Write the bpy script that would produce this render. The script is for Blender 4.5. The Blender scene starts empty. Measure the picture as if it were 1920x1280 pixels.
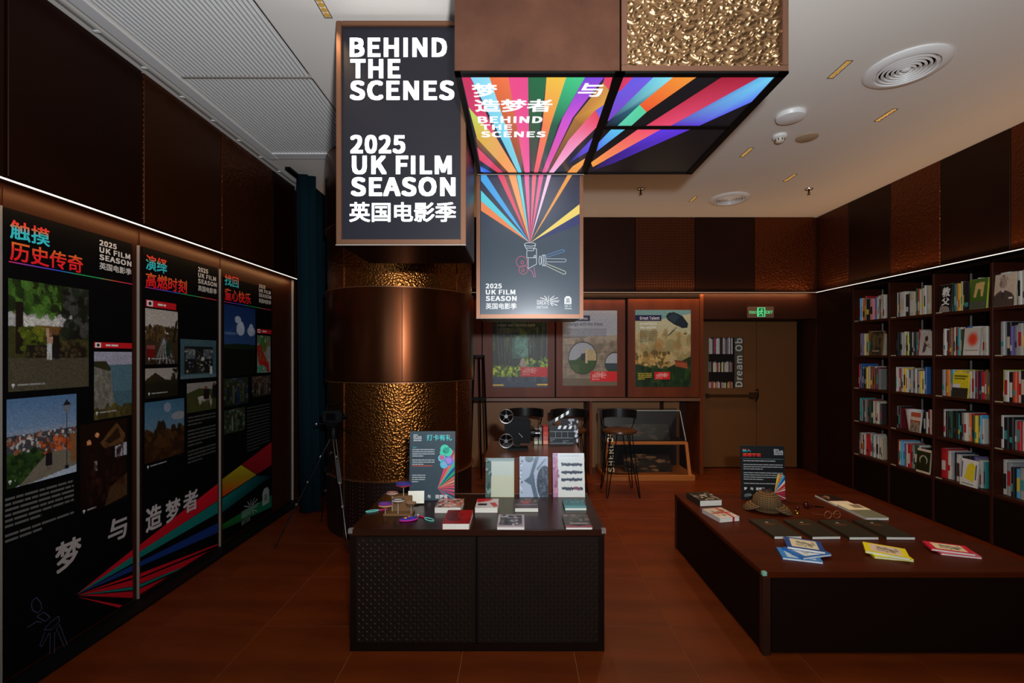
import bpy, bmesh, math, random
import numpy as np
from mathutils import Matrix, Vector

# ------------------------------------------------------------------ camera, world, lights, exposure
scn = bpy.context.scene
COL = scn.collection
F, VX, VY, CH = 860.0, 972.0, 666.0, 1.6          # focal length in pixels, vanishing point, eye height
cd = bpy.data.cameras.new('camera'); cam = bpy.data.objects.new('camera', cd); COL.objects.link(cam)
cam.location = (0, 0, CH); cam.rotation_euler = (math.pi/2, 0, 0)
cd.sensor_width = 36; cd.lens = F*36/1920
cd.shift_x = -(VX-960)/1920; cd.shift_y = (VY-640)/1920
cd.clip_start = 0.02
scn.camera = cam
scn.view_settings.view_transform = 'Standard'; scn.view_settings.look = 'None'
scn.view_settings.exposure = 0.0; scn.view_settings.gamma = 1.0
scn.view_settings.use_curve_mapping = False
scn.cycles.use_denoising = True
scn.cycles.max_bounces = 6
w = bpy.data.worlds.new('world'); scn.world = w; w.use_nodes = True
w.node_tree.nodes['Background'].inputs[0].default_value = (0.9, 0.75, 0.6, 1)
w.node_tree.nodes['Background'].inputs[1].default_value = 0.02

def area(name, loc, direction, sx, sy, power, color, spread=180, shape='RECTANGLE'):
    l = bpy.data.lights.new(name, 'AREA'); l.shape = shape; l.size = sx; l.size_y = sy
    l.energy = power; l.color = color; l.spread = math.radians(spread)
    o = bpy.data.objects.new(name, l); COL.objects.link(o); o.location = loc
    o.rotation_euler = Vector(direction).to_track_quat('-Z', 'Y').to_euler()
    return o
WARM = (1.0, 0.62, 0.32); COOL = (0.55, 0.76, 1.0)
# the photographer's light on the camera, tilted up; daylight from the shop window behind; cove strips under the wall lip
area('camera_flash', (0.20, -0.20, 1.855), (0.08, 1.0, 0.90), 0.11, 0.11, 138, (0.92, 0.95, 1.0))
area('shop_window_daylight', (-0.6, -2.6, 1.9), (0.0, 1.0, 1.1), 3.6, 1.4, 62, COOL)
area('cove_light_left', (-2.425, 3.3, 2.40), (-0.55, 0, -1), 3.4, 0.012, 3.0, (1.0, 0.55, 0.22))
area('cove_light_back', (1.7, 6.09, 2.425), (0, 0.5, -1), 4.4, 0.012, 8.0, (1.0, 0.55, 0.24))
area('cove_light_right', (3.97, 4.0, 2.43), (0.3, 0, -1), 3.6, 0.012, 4.0, (1.0, 0.62, 0.34))
area('ceiling_fill_back', (0.8, 6.08, 2.47), (0, -0.25, 1), 6.0, 0.03, 8.0, (1.0, 0.58, 0.28))  # added warm fill for the far ceiling, no real strip above the lip
area('ceiling_fill_right', (3.93, 4.0, 2.47), (-0.25, 0, 1), 4.0, 0.03, 7.0, (1.0, 0.58, 0.28))  # added warm fill for the ceiling along the right wall
DOWN = [(-1.04, 2.42), (2.08, 2.97), (2.83, 3.535), (2.08, 4.18), (2.83, 4.78), (2.07, 5.43)]
SPOTP = [12, 12, 20, 24, 34, 48]
for k, (x, y) in enumerate(DOWN + [(0.35, 5.0), (1.2, 4.6), (3.3, 3.0)]):  # first two extra spots are added hidden fill for back wall and floor
    l = bpy.data.lights.new('downlight_or_fill_beam', 'SPOT'); l.energy = (SPOTP + [75, 95, 12])[k]; l.color = (1.0, 0.66, 0.38)
    if l.energy == 0: continue
    l.spot_size = math.radians(96); l.spot_blend = 0.9; l.shadow_soft_size = 0.03
    o = bpy.data.objects.new('downlight_or_fill_beam', l); COL.objects.link(o); o.location = (x, y, 3.43)

# ------------------------------------------------------------------ materials
def lin(c):
    if isinstance(c, str): c = tuple(int(c[i:i+2], 16)/255 for i in (0, 2, 4))
    return tuple(v/12.92 if v <= 0.04045 else ((v+0.055)/1.055)**2.4 for v in c)
MC = {}
def mat(name, color='808080', rough=0.5, metal=0.0, emit=None, es=1.0, spec=0.5, trans=0.0, alpha=1.0, bump=None, var=None, attr=False, coat=0.0):
    if name in MC: return MC[name]
    m = bpy.data.materials.new(name); m.use_nodes = True; MC[name] = m
    nt = m.node_tree; b = nt.nodes['Principled BSDF']; N = nt.nodes.new; L = nt.links.new
    c = lin(color)
    b.inputs['Base Color'].default_value = (*c, 1); b.inputs['Roughness'].default_value = rough
    b.inputs['Metallic'].default_value = metal; b.inputs['Specular IOR Level'].default_value = spec
    b.inputs['Transmission Weight'].default_value = trans; b.inputs['Alpha'].default_value = alpha
    b.inputs['Coat Weight'].default_value = coat
    if emit is not None:
        b.inputs['Emission Color'].default_value = (*lin(emit), 1); b.inputs['Emission Strength'].default_value = es
    if attr:
        a = N('ShaderNodeAttribute'); a.attribute_name = 'Col'
        if attr == 'lit':
            L(a.outputs['Color'], b.inputs['Emission Color']); b.inputs['Emission Strength'].default_value = es
            b.inputs['Base Color'].default_value = (0.012, 0.012, 0.014, 1)
        else: L(a.outputs['Color'], b.inputs['Base Color'])
    tc = N('ShaderNodeTexCoord')
    if var:      # (scale xyz, amount, second colour)
        mp = N('ShaderNodeMapping'); mp.inputs['Scale'].default_value = var[0]; L(tc.outputs['Object'], mp.inputs['Vector'])
        nz = N('ShaderNodeTexNoise'); nz.inputs['Scale'].default_value = 1; nz.inputs['Detail'].default_value = 5; L(mp.outputs[0], nz.inputs['Vector'])
        rp = N('ShaderNodeValToRGB'); L(nz.outputs['Fac'], rp.inputs['Fac'])
        rp.color_ramp.elements[0].position = 0.35; rp.color_ramp.elements[1].position = 0.68
        rp.color_ramp.elements[0].color = (*c, 1); rp.color_ramp.elements[1].color = (*lin(var[1]), 1)
        L(rp.outputs['Color'], b.inputs['Base Color'])
    if bump:     # (kind, scale, strength, distance)
        kind, sc, st, di = bump
        bp = N('ShaderNodeBump'); bp.inputs['Strength'].default_value = st; bp.inputs['Distance'].default_value = di
        if kind == 'hammer':
            t = N('ShaderNodeTexVoronoi'); t.feature = 'SMOOTH_F1'; t.inputs['Scale'].default_value = sc; t.inputs['Smoothness'].default_value = 0.6
            L(tc.outputs['Object'], t.inputs['Vector']); L(t.outputs['Distance'], bp.inputs['Height'])
        elif kind == 'noise':
            t = N('ShaderNodeTexNoise'); t.inputs['Scale'].default_value = sc; t.inputs['Detail'].default_value = 2
            L(tc.outputs['Object'], t.inputs['Vector']); L(t.outputs['Fac'], bp.inputs['Height'])
        elif kind == 'dots':
            t = N('ShaderNodeTexVoronoi'); t.inputs['Scale'].default_value = sc; t.inputs['Randomness'].default_value = 0
            L(tc.outputs['Object'], t.inputs['Vector'])
            mr = N('ShaderNodeMapRange'); mr.inputs['From Min'].default_value = 0.18; mr.inputs['From Max'].default_value = 0.34
            mr.inputs['To Min'].default_value = 1; mr.inputs['To Max'].default_value = 0
            L(t.outputs['Distance'], mr.inputs['Value']); L(mr.outputs[0], bp.inputs['Height'])
        elif kind == 'weave':
            t = N('ShaderNodeTexWave'); t.inputs['Scale'].default_value = sc; L(tc.outputs['Object'], t.inputs['Vector']); L(t.outputs['Fac'], bp.inputs['Height'])
        L(bp.outputs['Normal'], b.inputs['Normal'])
    return m
PLASTER = mat('white_plaster', 'd9d2c8', 0.8)
WHITE = mat('white_enamel', 'dcdad6', 0.4)
TILE = mat('brown_floor_tile', '642806', 0.36, spec=0.35, var=((1.2, 7, 1), '501d03'))
GROUT = mat('tile_grout', '8a5a34', 0.8)
PAN = mat('bronze_panel', '280d02', 0.42, 0.55, spec=.3, var=((1.5, 1.5, 1.5), '200a02'))
PAN2 = mat('bronze_panel_hammered', '5c2a0c', 0.34, 0.75, bump=('hammer', 42, 0.5, 0.01))
PAN3 = mat('bronze_panel_dotted', '4a220a', 0.36, 0.7, bump=('dots', 28, 0.6, 0.008))
WOOD = mat('brown_wood_panel', '341405', 0.5, spec=.2, var=((3, 3, 0.6), '301205'))
WOODL = mat('cabinet_door_wood', '6e3110', 0.45, spec=.3, var=((6, 6, 0.8), '5a260b'))
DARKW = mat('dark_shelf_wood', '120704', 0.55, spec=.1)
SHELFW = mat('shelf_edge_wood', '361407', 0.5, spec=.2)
TABLEW = mat('table_top_walnut', '3f1e10', 0.27, var=((1.0, 9, 1), '34170b'))
TABLEF = mat('table_front_walnut', '140703', 0.55, spec=.1)
DKBRONZE = mat('dark_bronze_metal', '2e1a12', 0.35, 0.8)
COPPER = mat('copper_sheet', '563220', 0.45, 0.5, var=((5, 5, 5), '432414'), bump=('noise', 60, 0.15, 0.004))
COPEDGE = mat('copper_frame', '75503a', 0.4, 0.6)
GOLDH = mat('rippled_gold_metal', 'a58458', 0.2, 0.95, bump=('hammer', 44, 1.0, 0.05))
BLACKM = mat('black_metal', '050404', 0.5, 0.0, spec=.12)
BLACKP = mat('black_plastic', '070708', 0.5, spec=.2)
BLACKG = mat('black_gloss', '050506', 0.12)
CHROME = mat('bright_metal', 'b8b8b8', 0.22, 1.0)
STEEL = mat('grey_strip_metal', '958c80', 0.5, 0.2)
GOLDC = mat('gold_reflector', 'e0b050', 0.25, 0.9, emit='f0c060', es=0.35)
LEDW = mat('led_line', 'ffffff', 0.5, emit='fff6e6', es=0.95)
LIPGLOW = mat('lip_reflection_glow', 'c8a080', 0.5, emit='d0a888', es=0.35)  # weak glow that stands in for the reflection on a plain metal line
PRINT = mat('colour_print', 'ffffff', 0.4, attr=True, spec=0.35)
LIT = mat('backlit_print', '101010', 0.25, attr='lit', es=1.0, spec=0.3)
GLASS = mat('clear_acrylic', 'ffffff', 0.03, trans=1.0, spec=0.5)
PAGES = mat('book_pages', 'e8e4d6', 0.7, var=((2, 2, 260), 'd6d0c0'))

# ------------------------------------------------------------------ mesh helpers
class MB:
    def __init__(s): s.v = []; s.f = []; s.c = []; s.m = []; s.uc = False
    def add(s, vs, fs, col=None, mi=0):
        n = len(s.v); s.v += [tuple(p) for p in vs]
        if col is not None: s.uc = True
        cc = col if (isinstance(col, list)) else [col or (0, 0, 0)]*len(vs)
        s.c += cc; s.f += [tuple(n+i for i in f) for f in fs]; s.m += [mi]*len(fs); return s
    def box(s, x0, x1, y0, y1, z0, z1, col=None, mi=0):
        v = [(x, y, z) for x in (x0, x1) for y in (y0, y1) for z in (z0, z1)]
        return s.add(v, [(0, 1, 3, 2), (4, 6, 7, 5), (0, 4, 5, 1), (2, 3, 7, 6), (0, 2, 6, 4), (1, 5, 7, 3)], col, mi)
    def tube(s, pts, r, n=8, cap=True, col=None, mi=0, closed=False):
        pts = [Vector(p) for p in pts]; rr = r if isinstance(r, (list, tuple)) else [r]*len(pts)
        vs = []; up = None; k = len(pts)
        for i, p in enumerate(pts):
            a = pts[(i-1) % k] if (closed or i > 0) else pts[0]; b = pts[(i+1) % k] if (closed or i < k-1) else pts[-1]
            d = (b-a).normalized()
            if up is None: up = d.orthogonal().normalized()
            up = (up - d*up.dot(d)).normalized(); sd = d.cross(up)
            vs += [p + (up*math.cos(2*math.pi*j/n) + sd*math.sin(2*math.pi*j/n))*rr[i] for j in range(n)]
        fs = []
        for i in range(k if closed else k-1):
            i2 = (i+1) % k
            fs += [(i*n+j, i*n+(j+1) % n, i2*n+(j+1) % n, i2*n+j) for j in range(n)]
        if cap and not closed: fs += [tuple(range(n))[::-1], tuple((k-1)*n+j for j in range(n))]
        return s.add(vs, fs, col, mi)
    def lathe(s, prof, c=(0, 0, 0), n=24, sx=1, sy=1, col=None, mi=0, axis='z'):
        vs = []
        for (r, z) in prof:
            for j in range(n):
                a = 2*math.pi*j/n; p = (r*math.cos(a)*sx, r*math.sin(a)*sy, z)
                if axis == 'y': p = (p[0], p[2], p[1])
                if axis == 'x': p = (p[2], p[0], p[1])
                vs.append((p[0]+c[0], p[1]+c[1], p[2]+c[2]))
        fs = [(i*n+j, i*n+(j+1) % n, (i+1)*n+(j+1) % n, (i+1)*n+j) for i in range(len(prof)-1) for j in range(n)]
        if prof[0][0] > 1e-5: fs.append(tuple(range(n))[::-1])
        if prof[-1][0] > 1e-5: fs.append(tuple((len(prof)-1)*n+j for j in range(n)))
        return s.add(vs, fs, col, mi)
    def xf(s, M, start=0):
        for i in range(start, len(s.v)): s.v[i] = tuple(M @ Vector(s.v[i]))
        return s
ROOT = {}
def tag(o, label=None, cat=None, group=None, kind=None):
    if label: o['label'] = label
    if cat: o['category'] = cat
    if group: o['group'] = group
    if kind: o['kind'] = kind
    return o
def build(name, mb, m, parent=None, world=True, bevel=0, smooth=False, loc=None, rz=0, kind=None, label=None, seg=2):
    """ONE mesh object. World-space vertices are brought into the frame of the top-level parent."""
    vs = mb.v
    if parent is not None and world:
        Mi = ROOT[parent.name].inverted(); vs = [tuple(Mi @ Vector(p)) for p in vs]
    elif parent is None and loc is not None:
        Mw = Matrix.Translation(loc) @ Matrix.Rotation(rz, 4, 'Z')
        if world: Mi = Mw.inverted(); vs = [tuple(Mi @ Vector(p)) for p in vs]
    me = bpy.data.meshes.new(name); me.from_pydata(vs, [], mb.f)
    for x in (m if isinstance(m, (list, tuple)) else [m]): me.materials.append(x)
    if any(mb.m): me.polygons.foreach_set('material_index', mb.m)
    if mb.uc:
        a = me.color_attributes.new('Col', 'FLOAT_COLOR', 'POINT')
        arr = np.ones((len(vs), 4), np.float32); arr[:, :3] = np.array([lin(c) for c in mb.c], np.float32)
        a.data.foreach_set('color', arr.ravel())
    bm = bmesh.new(); bm.from_mesh(me)
    if len(mb.f) < 4000: bmesh.ops.recalc_face_normals(bm, faces=bm.faces)
    if bevel: bmesh.ops.bevel(bm, geom=list(bm.edges), offset=bevel, segments=seg, affect='EDGES', clamp_overlap=True)
    bm.to_mesh(me); bm.free()
    if smooth:
        me.polygons.foreach_set('use_smooth', [True]*len(me.polygons)); me.set_sharp_from_angle(angle=math.radians(40))
    o = bpy.data.objects.new(name, me); COL.objects.link(o)
    if parent is not None:
        o.parent = parent; ROOT[o.name] = ROOT[parent.name]
    else:
        if loc is not None: o.location = loc; o.rotation_euler = (0, 0, rz)
        ROOT[o.name] = Matrix.Translation(loc or (0, 0, 0)) @ Matrix.Rotation(rz, 4, 'Z')
    tag(o, label, kind=kind)
    return o
def thing(name, label, cat, loc=(0, 0, 0), rz=0, group=None, kind=None):
    o = bpy.data.objects.new(name, None); o.empty_display_size = 0.1; COL.objects.link(o)
    o.location = loc; o.rotation_euler = (0, 0, rz); ROOT[o.name] = Matrix.Translation(loc) @ Matrix.Rotation(rz, 4, 'Z')
    return tag(o, label, cat, group, kind)
def dup(o, loc, label, rz=0, group=None):
    r = o.copy(); COL.objects.link(r); r.location = loc; r.rotation_euler = (0, 0, rz); r['label'] = label
    if group: r['group'] = group
    def rec(a, b):
        for ch in [c for c in a.children]:
            c = ch.copy(); COL.objects.link(c); c.parent = b; rec(ch, c)
    rec(o, r); ROOT[r.name] = Matrix.Translation(loc) @ Matrix.Rotation(rz, 4, 'Z'); return r
def repeat(o, offs, name=None):
    """copies of one part (shared mesh) at offsets inside the same parent"""
    for d in offs:
        c = o.copy(); COL.objects.link(c); c.parent = o.parent; c.location = Vector(o.location) + Vector(d)
# points on the planes of the room, measured with the camera model
def atz(x, y, z): Y = (CH-z)*F/(y-VY); return ((x-VX)*Y/F, Y, z)
def aty(x, y, Y): return ((x-VX)*Y/F, Y, CH+(VY-y)*Y/F)
def atx(x, y, X): Y = X*F/(x-VX); return (X, Y, CH+(VY-y)*Y/F)
# ------------------------------------------------------------------ lettering and prints
TXT = {}
def _font(fn):      # lettering faces that ship inside Blender itself
    try: return bpy.data.fonts.load(bpy.utils.system_resource('DATAFILES', path='fonts')+'/'+fn)
    except Exception: return None
FCJK = _font('Noto Sans CJK Regular.woff2')
def glyphs(s, bold=0.02):
    k = (s, bold)
    if k in TXT: return TXT[k]
    cu = bpy.data.curves.new('t', 'FONT'); cu.body = s; cu.size = 1; cu.resolution_u = 3
    cjk = ord(s[0]) > 255; fo = FCJK
    if fo: cu.font = fo
    if not cjk: cu.space_character = 1.05
    o = bpy.data.objects.new('t', cu); COL.objects.link(o)
    dg = bpy.context.evaluated_depsgraph_get(); me = bpy.data.meshes.new_from_object(o.evaluated_get(dg))
    v = np.array([tuple(p.co) for p in me.vertices], float).reshape(-1, 3)[:, :2]; f = [tuple(p.vertices) for p in me.polygons]
    bpy.data.objects.remove(o); bpy.data.curves.remove(cu); bpy.data.meshes.remove(me)
    if bold and len(v):     # several strikes a hair apart make the bold weight
        k_ = bold*(.32 if cjk else .44); V = []; Fc = []; n0 = len(v)
        for q in range(8):
            V.append(v+np.array([(1, 1), (1, 0), (1, -1), (0, -1), (-1, -1), (-1, 0), (-1, 1), (0, 1)][q])*[k_, k_*.8]); Fc += [tuple(i+q*n0 for i in t) for t in f]
        v = np.concatenate(V); f = Fc; lay = np.repeat(np.arange(8), n0)*4e-5
    else: lay = np.zeros(len(v))
    if len(v): v = (v - v.min(0))/(np.maximum(v.max(0)-v.min(0), 1e-6))
    TXT[k] = (np.column_stack([v, lay]), f); return TXT[k]
class Fr:
    """a flat sheet: origin, reading direction U, up direction V"""
    def __init__(s, o, U, V): s.o = Vector(o); s.U = Vector(U); s.V = Vector(V); s.N = s.U.cross(s.V).normalized()
    def p(s, u, v, d=0): return tuple(s.o + s.U*u + s.V*v + s.N*d)
def text(mb, fr, s, u0, u1, v0, v1, col, d=0.001, bold=0.02, skew=0, grad=None, rot=False):
    v, f = glyphs(s, bold); vs = []; cs = []
    for a, b, ly in v:
        if rot: a2, b2 = 1-b, a
        else: a2, b2 = a, b
        vs.append(fr.p(u0+(u1-u0)*a2 + skew*b2, v0+(v1-v0)*b2, d+ly))
        cs.append(mixc(grad, b2) if grad else col)
    if isinstance(cs[0] if cs else col, str): cs = [hx(c) for c in cs]
    mb.add(vs, f, cs); return mb
def hx(c): return tuple(int(c[i:i+2], 16)/255 for i in (0, 2, 4)) if isinstance(c, str) else c
def mixc(stops, t):
    stops = [(a, hx(c)) for a, c in stops]
    if t <= stops[0][0]: return stops[0][1]
    for (a, c), (b, d) in zip(stops, stops[1:]):
        if t <= b: k = (t-a)/max(b-a, 1e-6); return tuple(c[i]+(d[i]-c[i])*k for i in range(3))
    return stops[-1][1]
def poly(mb, pts, cols):
    """flat polygon, colour per corner (or one)"""
    cs = [hx(c) for c in cols] if isinstance(cols, list) else [hx(cols)]*len(pts)
    mb.add(pts, [tuple(range(len(pts)))], cs); return mb
def frpoly(mb, fr, uv, cols, d=0.001): return poly(mb, [fr.p(u, v, d) for u, v in uv], cols)
def frrect(mb, fr, u0, u1, v0, v1, col, d=0.001): return frpoly(mb, fr, [(u0, v0), (u1, v0), (u1, v1), (u0, v1)], col, d)
def stroke(mb, fr, pts, wd, col, d=0.0012, closed=False):
    if closed: pts = pts + [pts[0]]
    for (a, b), (c, e) in zip(pts, pts[1:]):
        dx, dy = c-a, e-b; L = math.hypot(dx, dy) or 1; nx, ny = -dy/L*wd/2, dx/L*wd/2
        frpoly(mb, fr, [(a+nx, b+ny), (a-nx, b-ny), (c-nx, e-ny), (c+nx, e+ny)], col, d)
def circ(u, v, r, n=16, ry=None): return [(u+r*math.cos(2*math.pi*k/n), v+(ry or r)*math.sin(2*math.pi*k/n)) for k in range(n)]
def lines(mb, fr, u0, u1, vtop, n, pitch, h, col, seed=0, short=0.5, d=0.0012, par=()):
    """rows of print too small to read"""
    R = random.Random(seed); v = vtop
    for k in range(n):
        if k in par: v -= pitch*0.7
        u = u0; end = u1 if (k+1 < n and (k+1) not in par) else u0+(u1-u0)*short
        while u < end-0.001:
            L = min(R.uniform(2, 7)*h, end-u); frrect(mb, fr, u, u+L, v-h, v, col, d); u += L+h*0.5
        v -= pitch
class Cv:
    """small painted picture, rows from the top"""
    def __init__(s, w, h, top, bot=None):
        s.w, s.h = w, h; t = np.linspace(0, 1, h)[:, None, None]
        a, b = np.array(hx(top)), np.array(hx(bot or top)); s.a = (a*(1-t)+b*t)*np.ones((h, w, 1))
        s.x, s.y = np.meshgrid((np.arange(w)+.5)/w, (np.arange(h)+.5)/h); s.r = np.random.RandomState(w*h)
    def put(s, m, c, k=1.0):
        m = (m*k)[..., None] if m.dtype != bool else m[..., None]*k
        s.a = s.a*(1-m)+np.array(hx(c))*m; return s
    def rect(s, x0, x1, y0, y1, c, k=1.0): return s.put((s.x >= x0) & (s.x <= x1) & (s.y >= y0) & (s.y <= y1), c, k)
    def ell(s, cx, cy, rx, ry, c, k=1.0): return s.put(((s.x-cx)/rx)**2+((s.y-cy)/ry)**2 < 1, c, k)
    def poly(s, pts, c, k=1.0):
        m = np.zeros(s.x.shape, bool); n = len(pts)
        for i in range(n):
            (x1, y1), (x2, y2) = pts[i], pts[(i+1) % n]
            if y1 == y2: continue
            m ^= ((y1 > s.y) != (y2 > s.y)) & (s.x < (x2-x1)*(s.y-y1)/(y2-y1)+x1)
        return s.put(m, c, k)
    def blobs(s, x0, x1, y0, y1, n, r, cols, k=0.8):
        for i in range(n):
            s.ell(s.r.uniform(x0, x1), s.r.uniform(y0, y1), r*s.r.uniform(.4, 1.2), r*s.r.uniform(.4, 1.2), cols[i % len(cols)], k)
        return s
    def noise(s, k): s.a = np.clip(s.a*(1+k*s.r.randn(s.h, s.w, 1)), 0, 1); return s
    def dim(s, k): s.a = s.a*k; return s
def picture(name, cv, fr, u0, u1, v0, v1, parent, m=None, d=0.001, world=True, label=None):
    h, w = cv.h, cv.w; U, V = np.meshgrid(np.linspace(u0, u1, w), np.linspace(v1, v0, h))
    P = np.array(fr.o)[None, None]+U[..., None]*np.array(fr.U)+V[..., None]*np.array(fr.V)+np.array(fr.N)*d
    P = P.reshape(-1, 3)
    if parent is not None and world:
        Mi = np.array(ROOT[parent.name].inverted()); P = P@Mi[:3, :3].T+Mi[:3, 3]
    i = np.arange((h-1)*(w-1)); r, c = i//(w-1), i % (w-1); a = r*w+c
    fs = np.stack([a, a+w, a+w+1, a+1], 1)
    me = bpy.data.meshes.new(name); me.from_pydata(P.tolist(), [], fs.tolist()); me.materials.append(m or PRINT)
    at = me.color_attributes.new('Col', 'FLOAT_COLOR', 'POINT')
    s = np.clip(cv.a.reshape(-1, 3), 0, 1); l = np.where(s <= 0.04045, s/12.92, ((s+0.055)/1.055)**2.4)
    at.data.foreach_set('color', np.concatenate([l, np.ones((len(l), 1))], 1).astype(np.float32).ravel())
    o = bpy.data.objects.new(name, me); COL.objects.link(o)
    if parent is not None: o.parent = parent; ROOT[o.name] = ROOT[parent.name]
    return tag(o, label)
def great_logo(mb, fr, u0, u1, v0, v1, col, d=0.0016, small=True):
    w, h = u1-u0, v1-v0; X = lambda a: u0+a*w; Y = lambda b: v0+b*h
    for (a, b, c, e, t) in [(.0, .62, 1., .62, .02), (.52, .25, .52, 1., .02), (.34, .98, .47, .72, .03), (.16, .84, .44, .68, .03), (.58, .72, .76, .98, .03), (.6, .67, .93, .84, .03), (.58, .52, .95, .52, .03), (.62, .45, .9, .24, .03), (.6, .42, .70, .2, .03)]:
        stroke(mb, fr, [(X(a), Y(b)), (X(c), Y(e))], t*w, col, d)
    text(mb, fr, 'GREAT', X(.02), X(.5), Y(.3), Y(.56), col, d, 0.015)
    text(mb, fr, 'BRITAIN', X(.02), X(.48), Y(.0), Y(.2), col, d, 0)
def season(mb, fr, u0, u1, vt, vb, col='ffffff', d=0.0014, head=None):
    H = vt-vb; w = u1-u0; b = 0.034
    text(mb, fr, '2025', u0, u0+.52*w, vt-.19*H, vt, col, d, b)
    text(mb, fr, 'UK FILM', u0, u0+.96*w, vt-.43*H, vt-.24*H, col, d, b)
    text(mb, fr, 'SEASON', u0, u1, vt-.68*H, vt-.485*H, col, d, b)
    text(mb, fr, '英国电影季', u0, u1, vb, vt-.76*H, col, d, 0.018)
# ------------------------------------------------------------------ the room shell
XL, XR, YB, ZC, ZL = -2.48, 4.0, 6.14, 3.45, 2.44
floor = build('floor', MB().box(-2.7, 4.5, -3.2, 7.0, -0.12, -0.004), GROUT, kind='structure')
t0 = build('tile', MB().box(-0.2985, 0.2985, -0.2985, 0.2985, -0.0035, 0.0), TILE, floor, world=False, bevel=0.0012, seg=1)
t0.location = (0, 1.81, 0)
offs = []
for j in range(0, 9):
    for i in range(-4, 8):
        if (i, j) == (0, 0): continue
        offs.append((0.6*i, 0.6*j, random.Random(i*31+j).uniform(-.0004, 0.0)))
repeat(t0, offs)
build('tile', MB().box(-2.7, 4.5, -3.2, 1.508, -0.0035, 0), TILE, floor, kind='stuff')

# ceiling with the louvre opening
HX0, HX1, HY1 = -2.24, -1.375, 4.19
cb = MB().box(HX1, 4.5, -3.2, 7.0, ZC, ZC+.12).box(-2.7, HX0, -3.2, 7.0, ZC, ZC+.12).box(HX0, HX1, HY1, 7.0, ZC, ZC+.12)
ceiling = build('ceiling', cb, PLASTER, kind='structure')
gl = thing('ceiling_louvre', 'long white slatted air grille set in the ceiling above the poster wall', 'air grille', (-1.8, 3.0, ZC))
sl = build('slat', MB().box(-2.226, -2.213, 0.32, 3.045, ZC-.004, ZC+.02), WHITE, gl, bevel=0.002, seg=1)
n = 30; pit = (HX1-HX0-.022)/n
repeat(sl, [(pit*k, 0, 0) for k in range(1, n)])
sl = build('slat', MB().box(-2.226, -2.213, 3.065, 4.185, ZC-.004, ZC+.02), WHITE, gl, bevel=0.002, seg=1)
repeat(sl, [(pit*k, 0, 0) for k in range(1, n)])
build('backing_tray', MB().box(HX0-.03, HX1+.03, .3, HY1+.03, ZC+.121, ZC+.14), mat('louvre_backing', '8a8680', .8), gl)  # plain grey tray behind the slats
build('cross_bar', MB().box(HX0, HX1, 3.047, 3.062, ZC-.005, ZC+.02), STEEL, gl)
build('end_frame', MB().box(HX0-.03, HX1+.03, HY1, HY1+.11, ZC-.012, ZC-.0005), WHITE, gl, bevel=.002)
build('side_frame', MB().box(HX0-.09, HX0-.008, .3, HY1+.11, ZC-.016, ZC-.0005), WHITE, gl, bevel=.002)
rl = thing('ceiling_rail', 'thin grey ceiling rail with small clips between louvre and poster wall', 'rail', (-2.385, 3, ZC))
build('rail', MB().box(-2.395, -2.378, .4, 4.9, ZC-.014, ZC-.0005), mat('rail_grey', 'a8a59e', .4, .3), rl)
c0 = build('clip', MB().box(-2.40, -2.373, 2.59, 2.605, ZC-.02, ZC-.014), WHITE, rl)
repeat(c0, [(0, .33*k, 0) for k in range(-2, 7) if k])

# left wall
wl = build('wall_left', MB().box(-2.62, XL, -3.2, 5.03, 0, ZC).box(-2.62, -2.5, 5.03, 7, 0, ZC), WOOD, kind='structure')
for y0, y1, m in [(-.9, 1.40, PAN), (1.41, 2.19, PAN), (2.2, 2.99, PAN), (3.0, 3.78, PAN3), (3.79, 4.57, PAN2), (4.58, 5.03, PAN)]:
    build('panel', MB().box(XL, XL+.03, y0+.003, y1-.003, ZL+.02, ZC-.001), m, wl, bevel=.003, seg=1)
for y in (2.19, 2.983, 3.80):
    build('strip', MB().box(XL, XL+.014, y-.003, y+.003, 0.01, 2.315), STEEL, wl)
build('strip', MB().box(XL, XL+.02, 5.012, 5.026, 0.02, ZL-.02), STEEL, wl)
for y0, y1 in [(1.4, 2.18), (2.2, 2.97), (2.995, 3.79), (3.81, 5.0)]:
    build('panel', MB().box(XL, XL+.004, y0+.003, y1-.003, 0.03, ZL-.03), WOOD, wl)
tr = build('trim_1', MB().box(XL, XL+.05, -1, 5.03, ZL-.012, ZL+.016), DKBRONZE, kind='structure')
build('light_line', MB().box(XL+.05, XL+.054, -1, 5.03, ZL-.009, ZL-.001), LEDW, tr)
build('black_strip_left', MB().box(XL, XL+.13, -1, 5.03, 0.0, 0.018), BLACKP, kind='structure')  # low black strip along the foot of the left wall

# back wall
wb = build('wall_back', MB().box(-2.62, 4.5, YB+.03, YB+.2, ZL, ZC).box(-2.62, 4.5, 6.64, 6.8, 0, ZC).box(-2.62, -1.0, YB+.03, 6.64, 0, ZL)
           .box(2.475, 4.0, YB+.005, 6.64, 2.09, ZL), WOOD, kind='structure')
xs = [1.564+.8*k for k in range(-5, 4)]; pm = [PAN, PAN2, PAN, PAN3, PAN, PAN3, PAN, PAN2]
for k in range(8):
    x1 = min(xs[k+1], 3.995)
    build('panel', MB().box(xs[k]+.003, x1-.003, YB, YB+.03, ZL+.02, ZC-.001), [PAN, PAN2, PAN, PAN2, PAN, PAN3, PAN, PAN2][k], wb, bevel=.003, seg=1)
build('jamb', MB().box(2.425, 2.475, YB-.01, 6.63, 0, ZL-.02), WOODL, wb, bevel=.003)
build('niche_panel', MB().box(-1.0, .93, 6.56, 6.6, 0, 1.0), mat('niche_tan', '9a6636', .5), wb)
build('niche_panel', MB().box(1.01, 2.02, 6.56, 6.6, 0, 1.0), MC['niche_tan'], wb)
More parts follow.
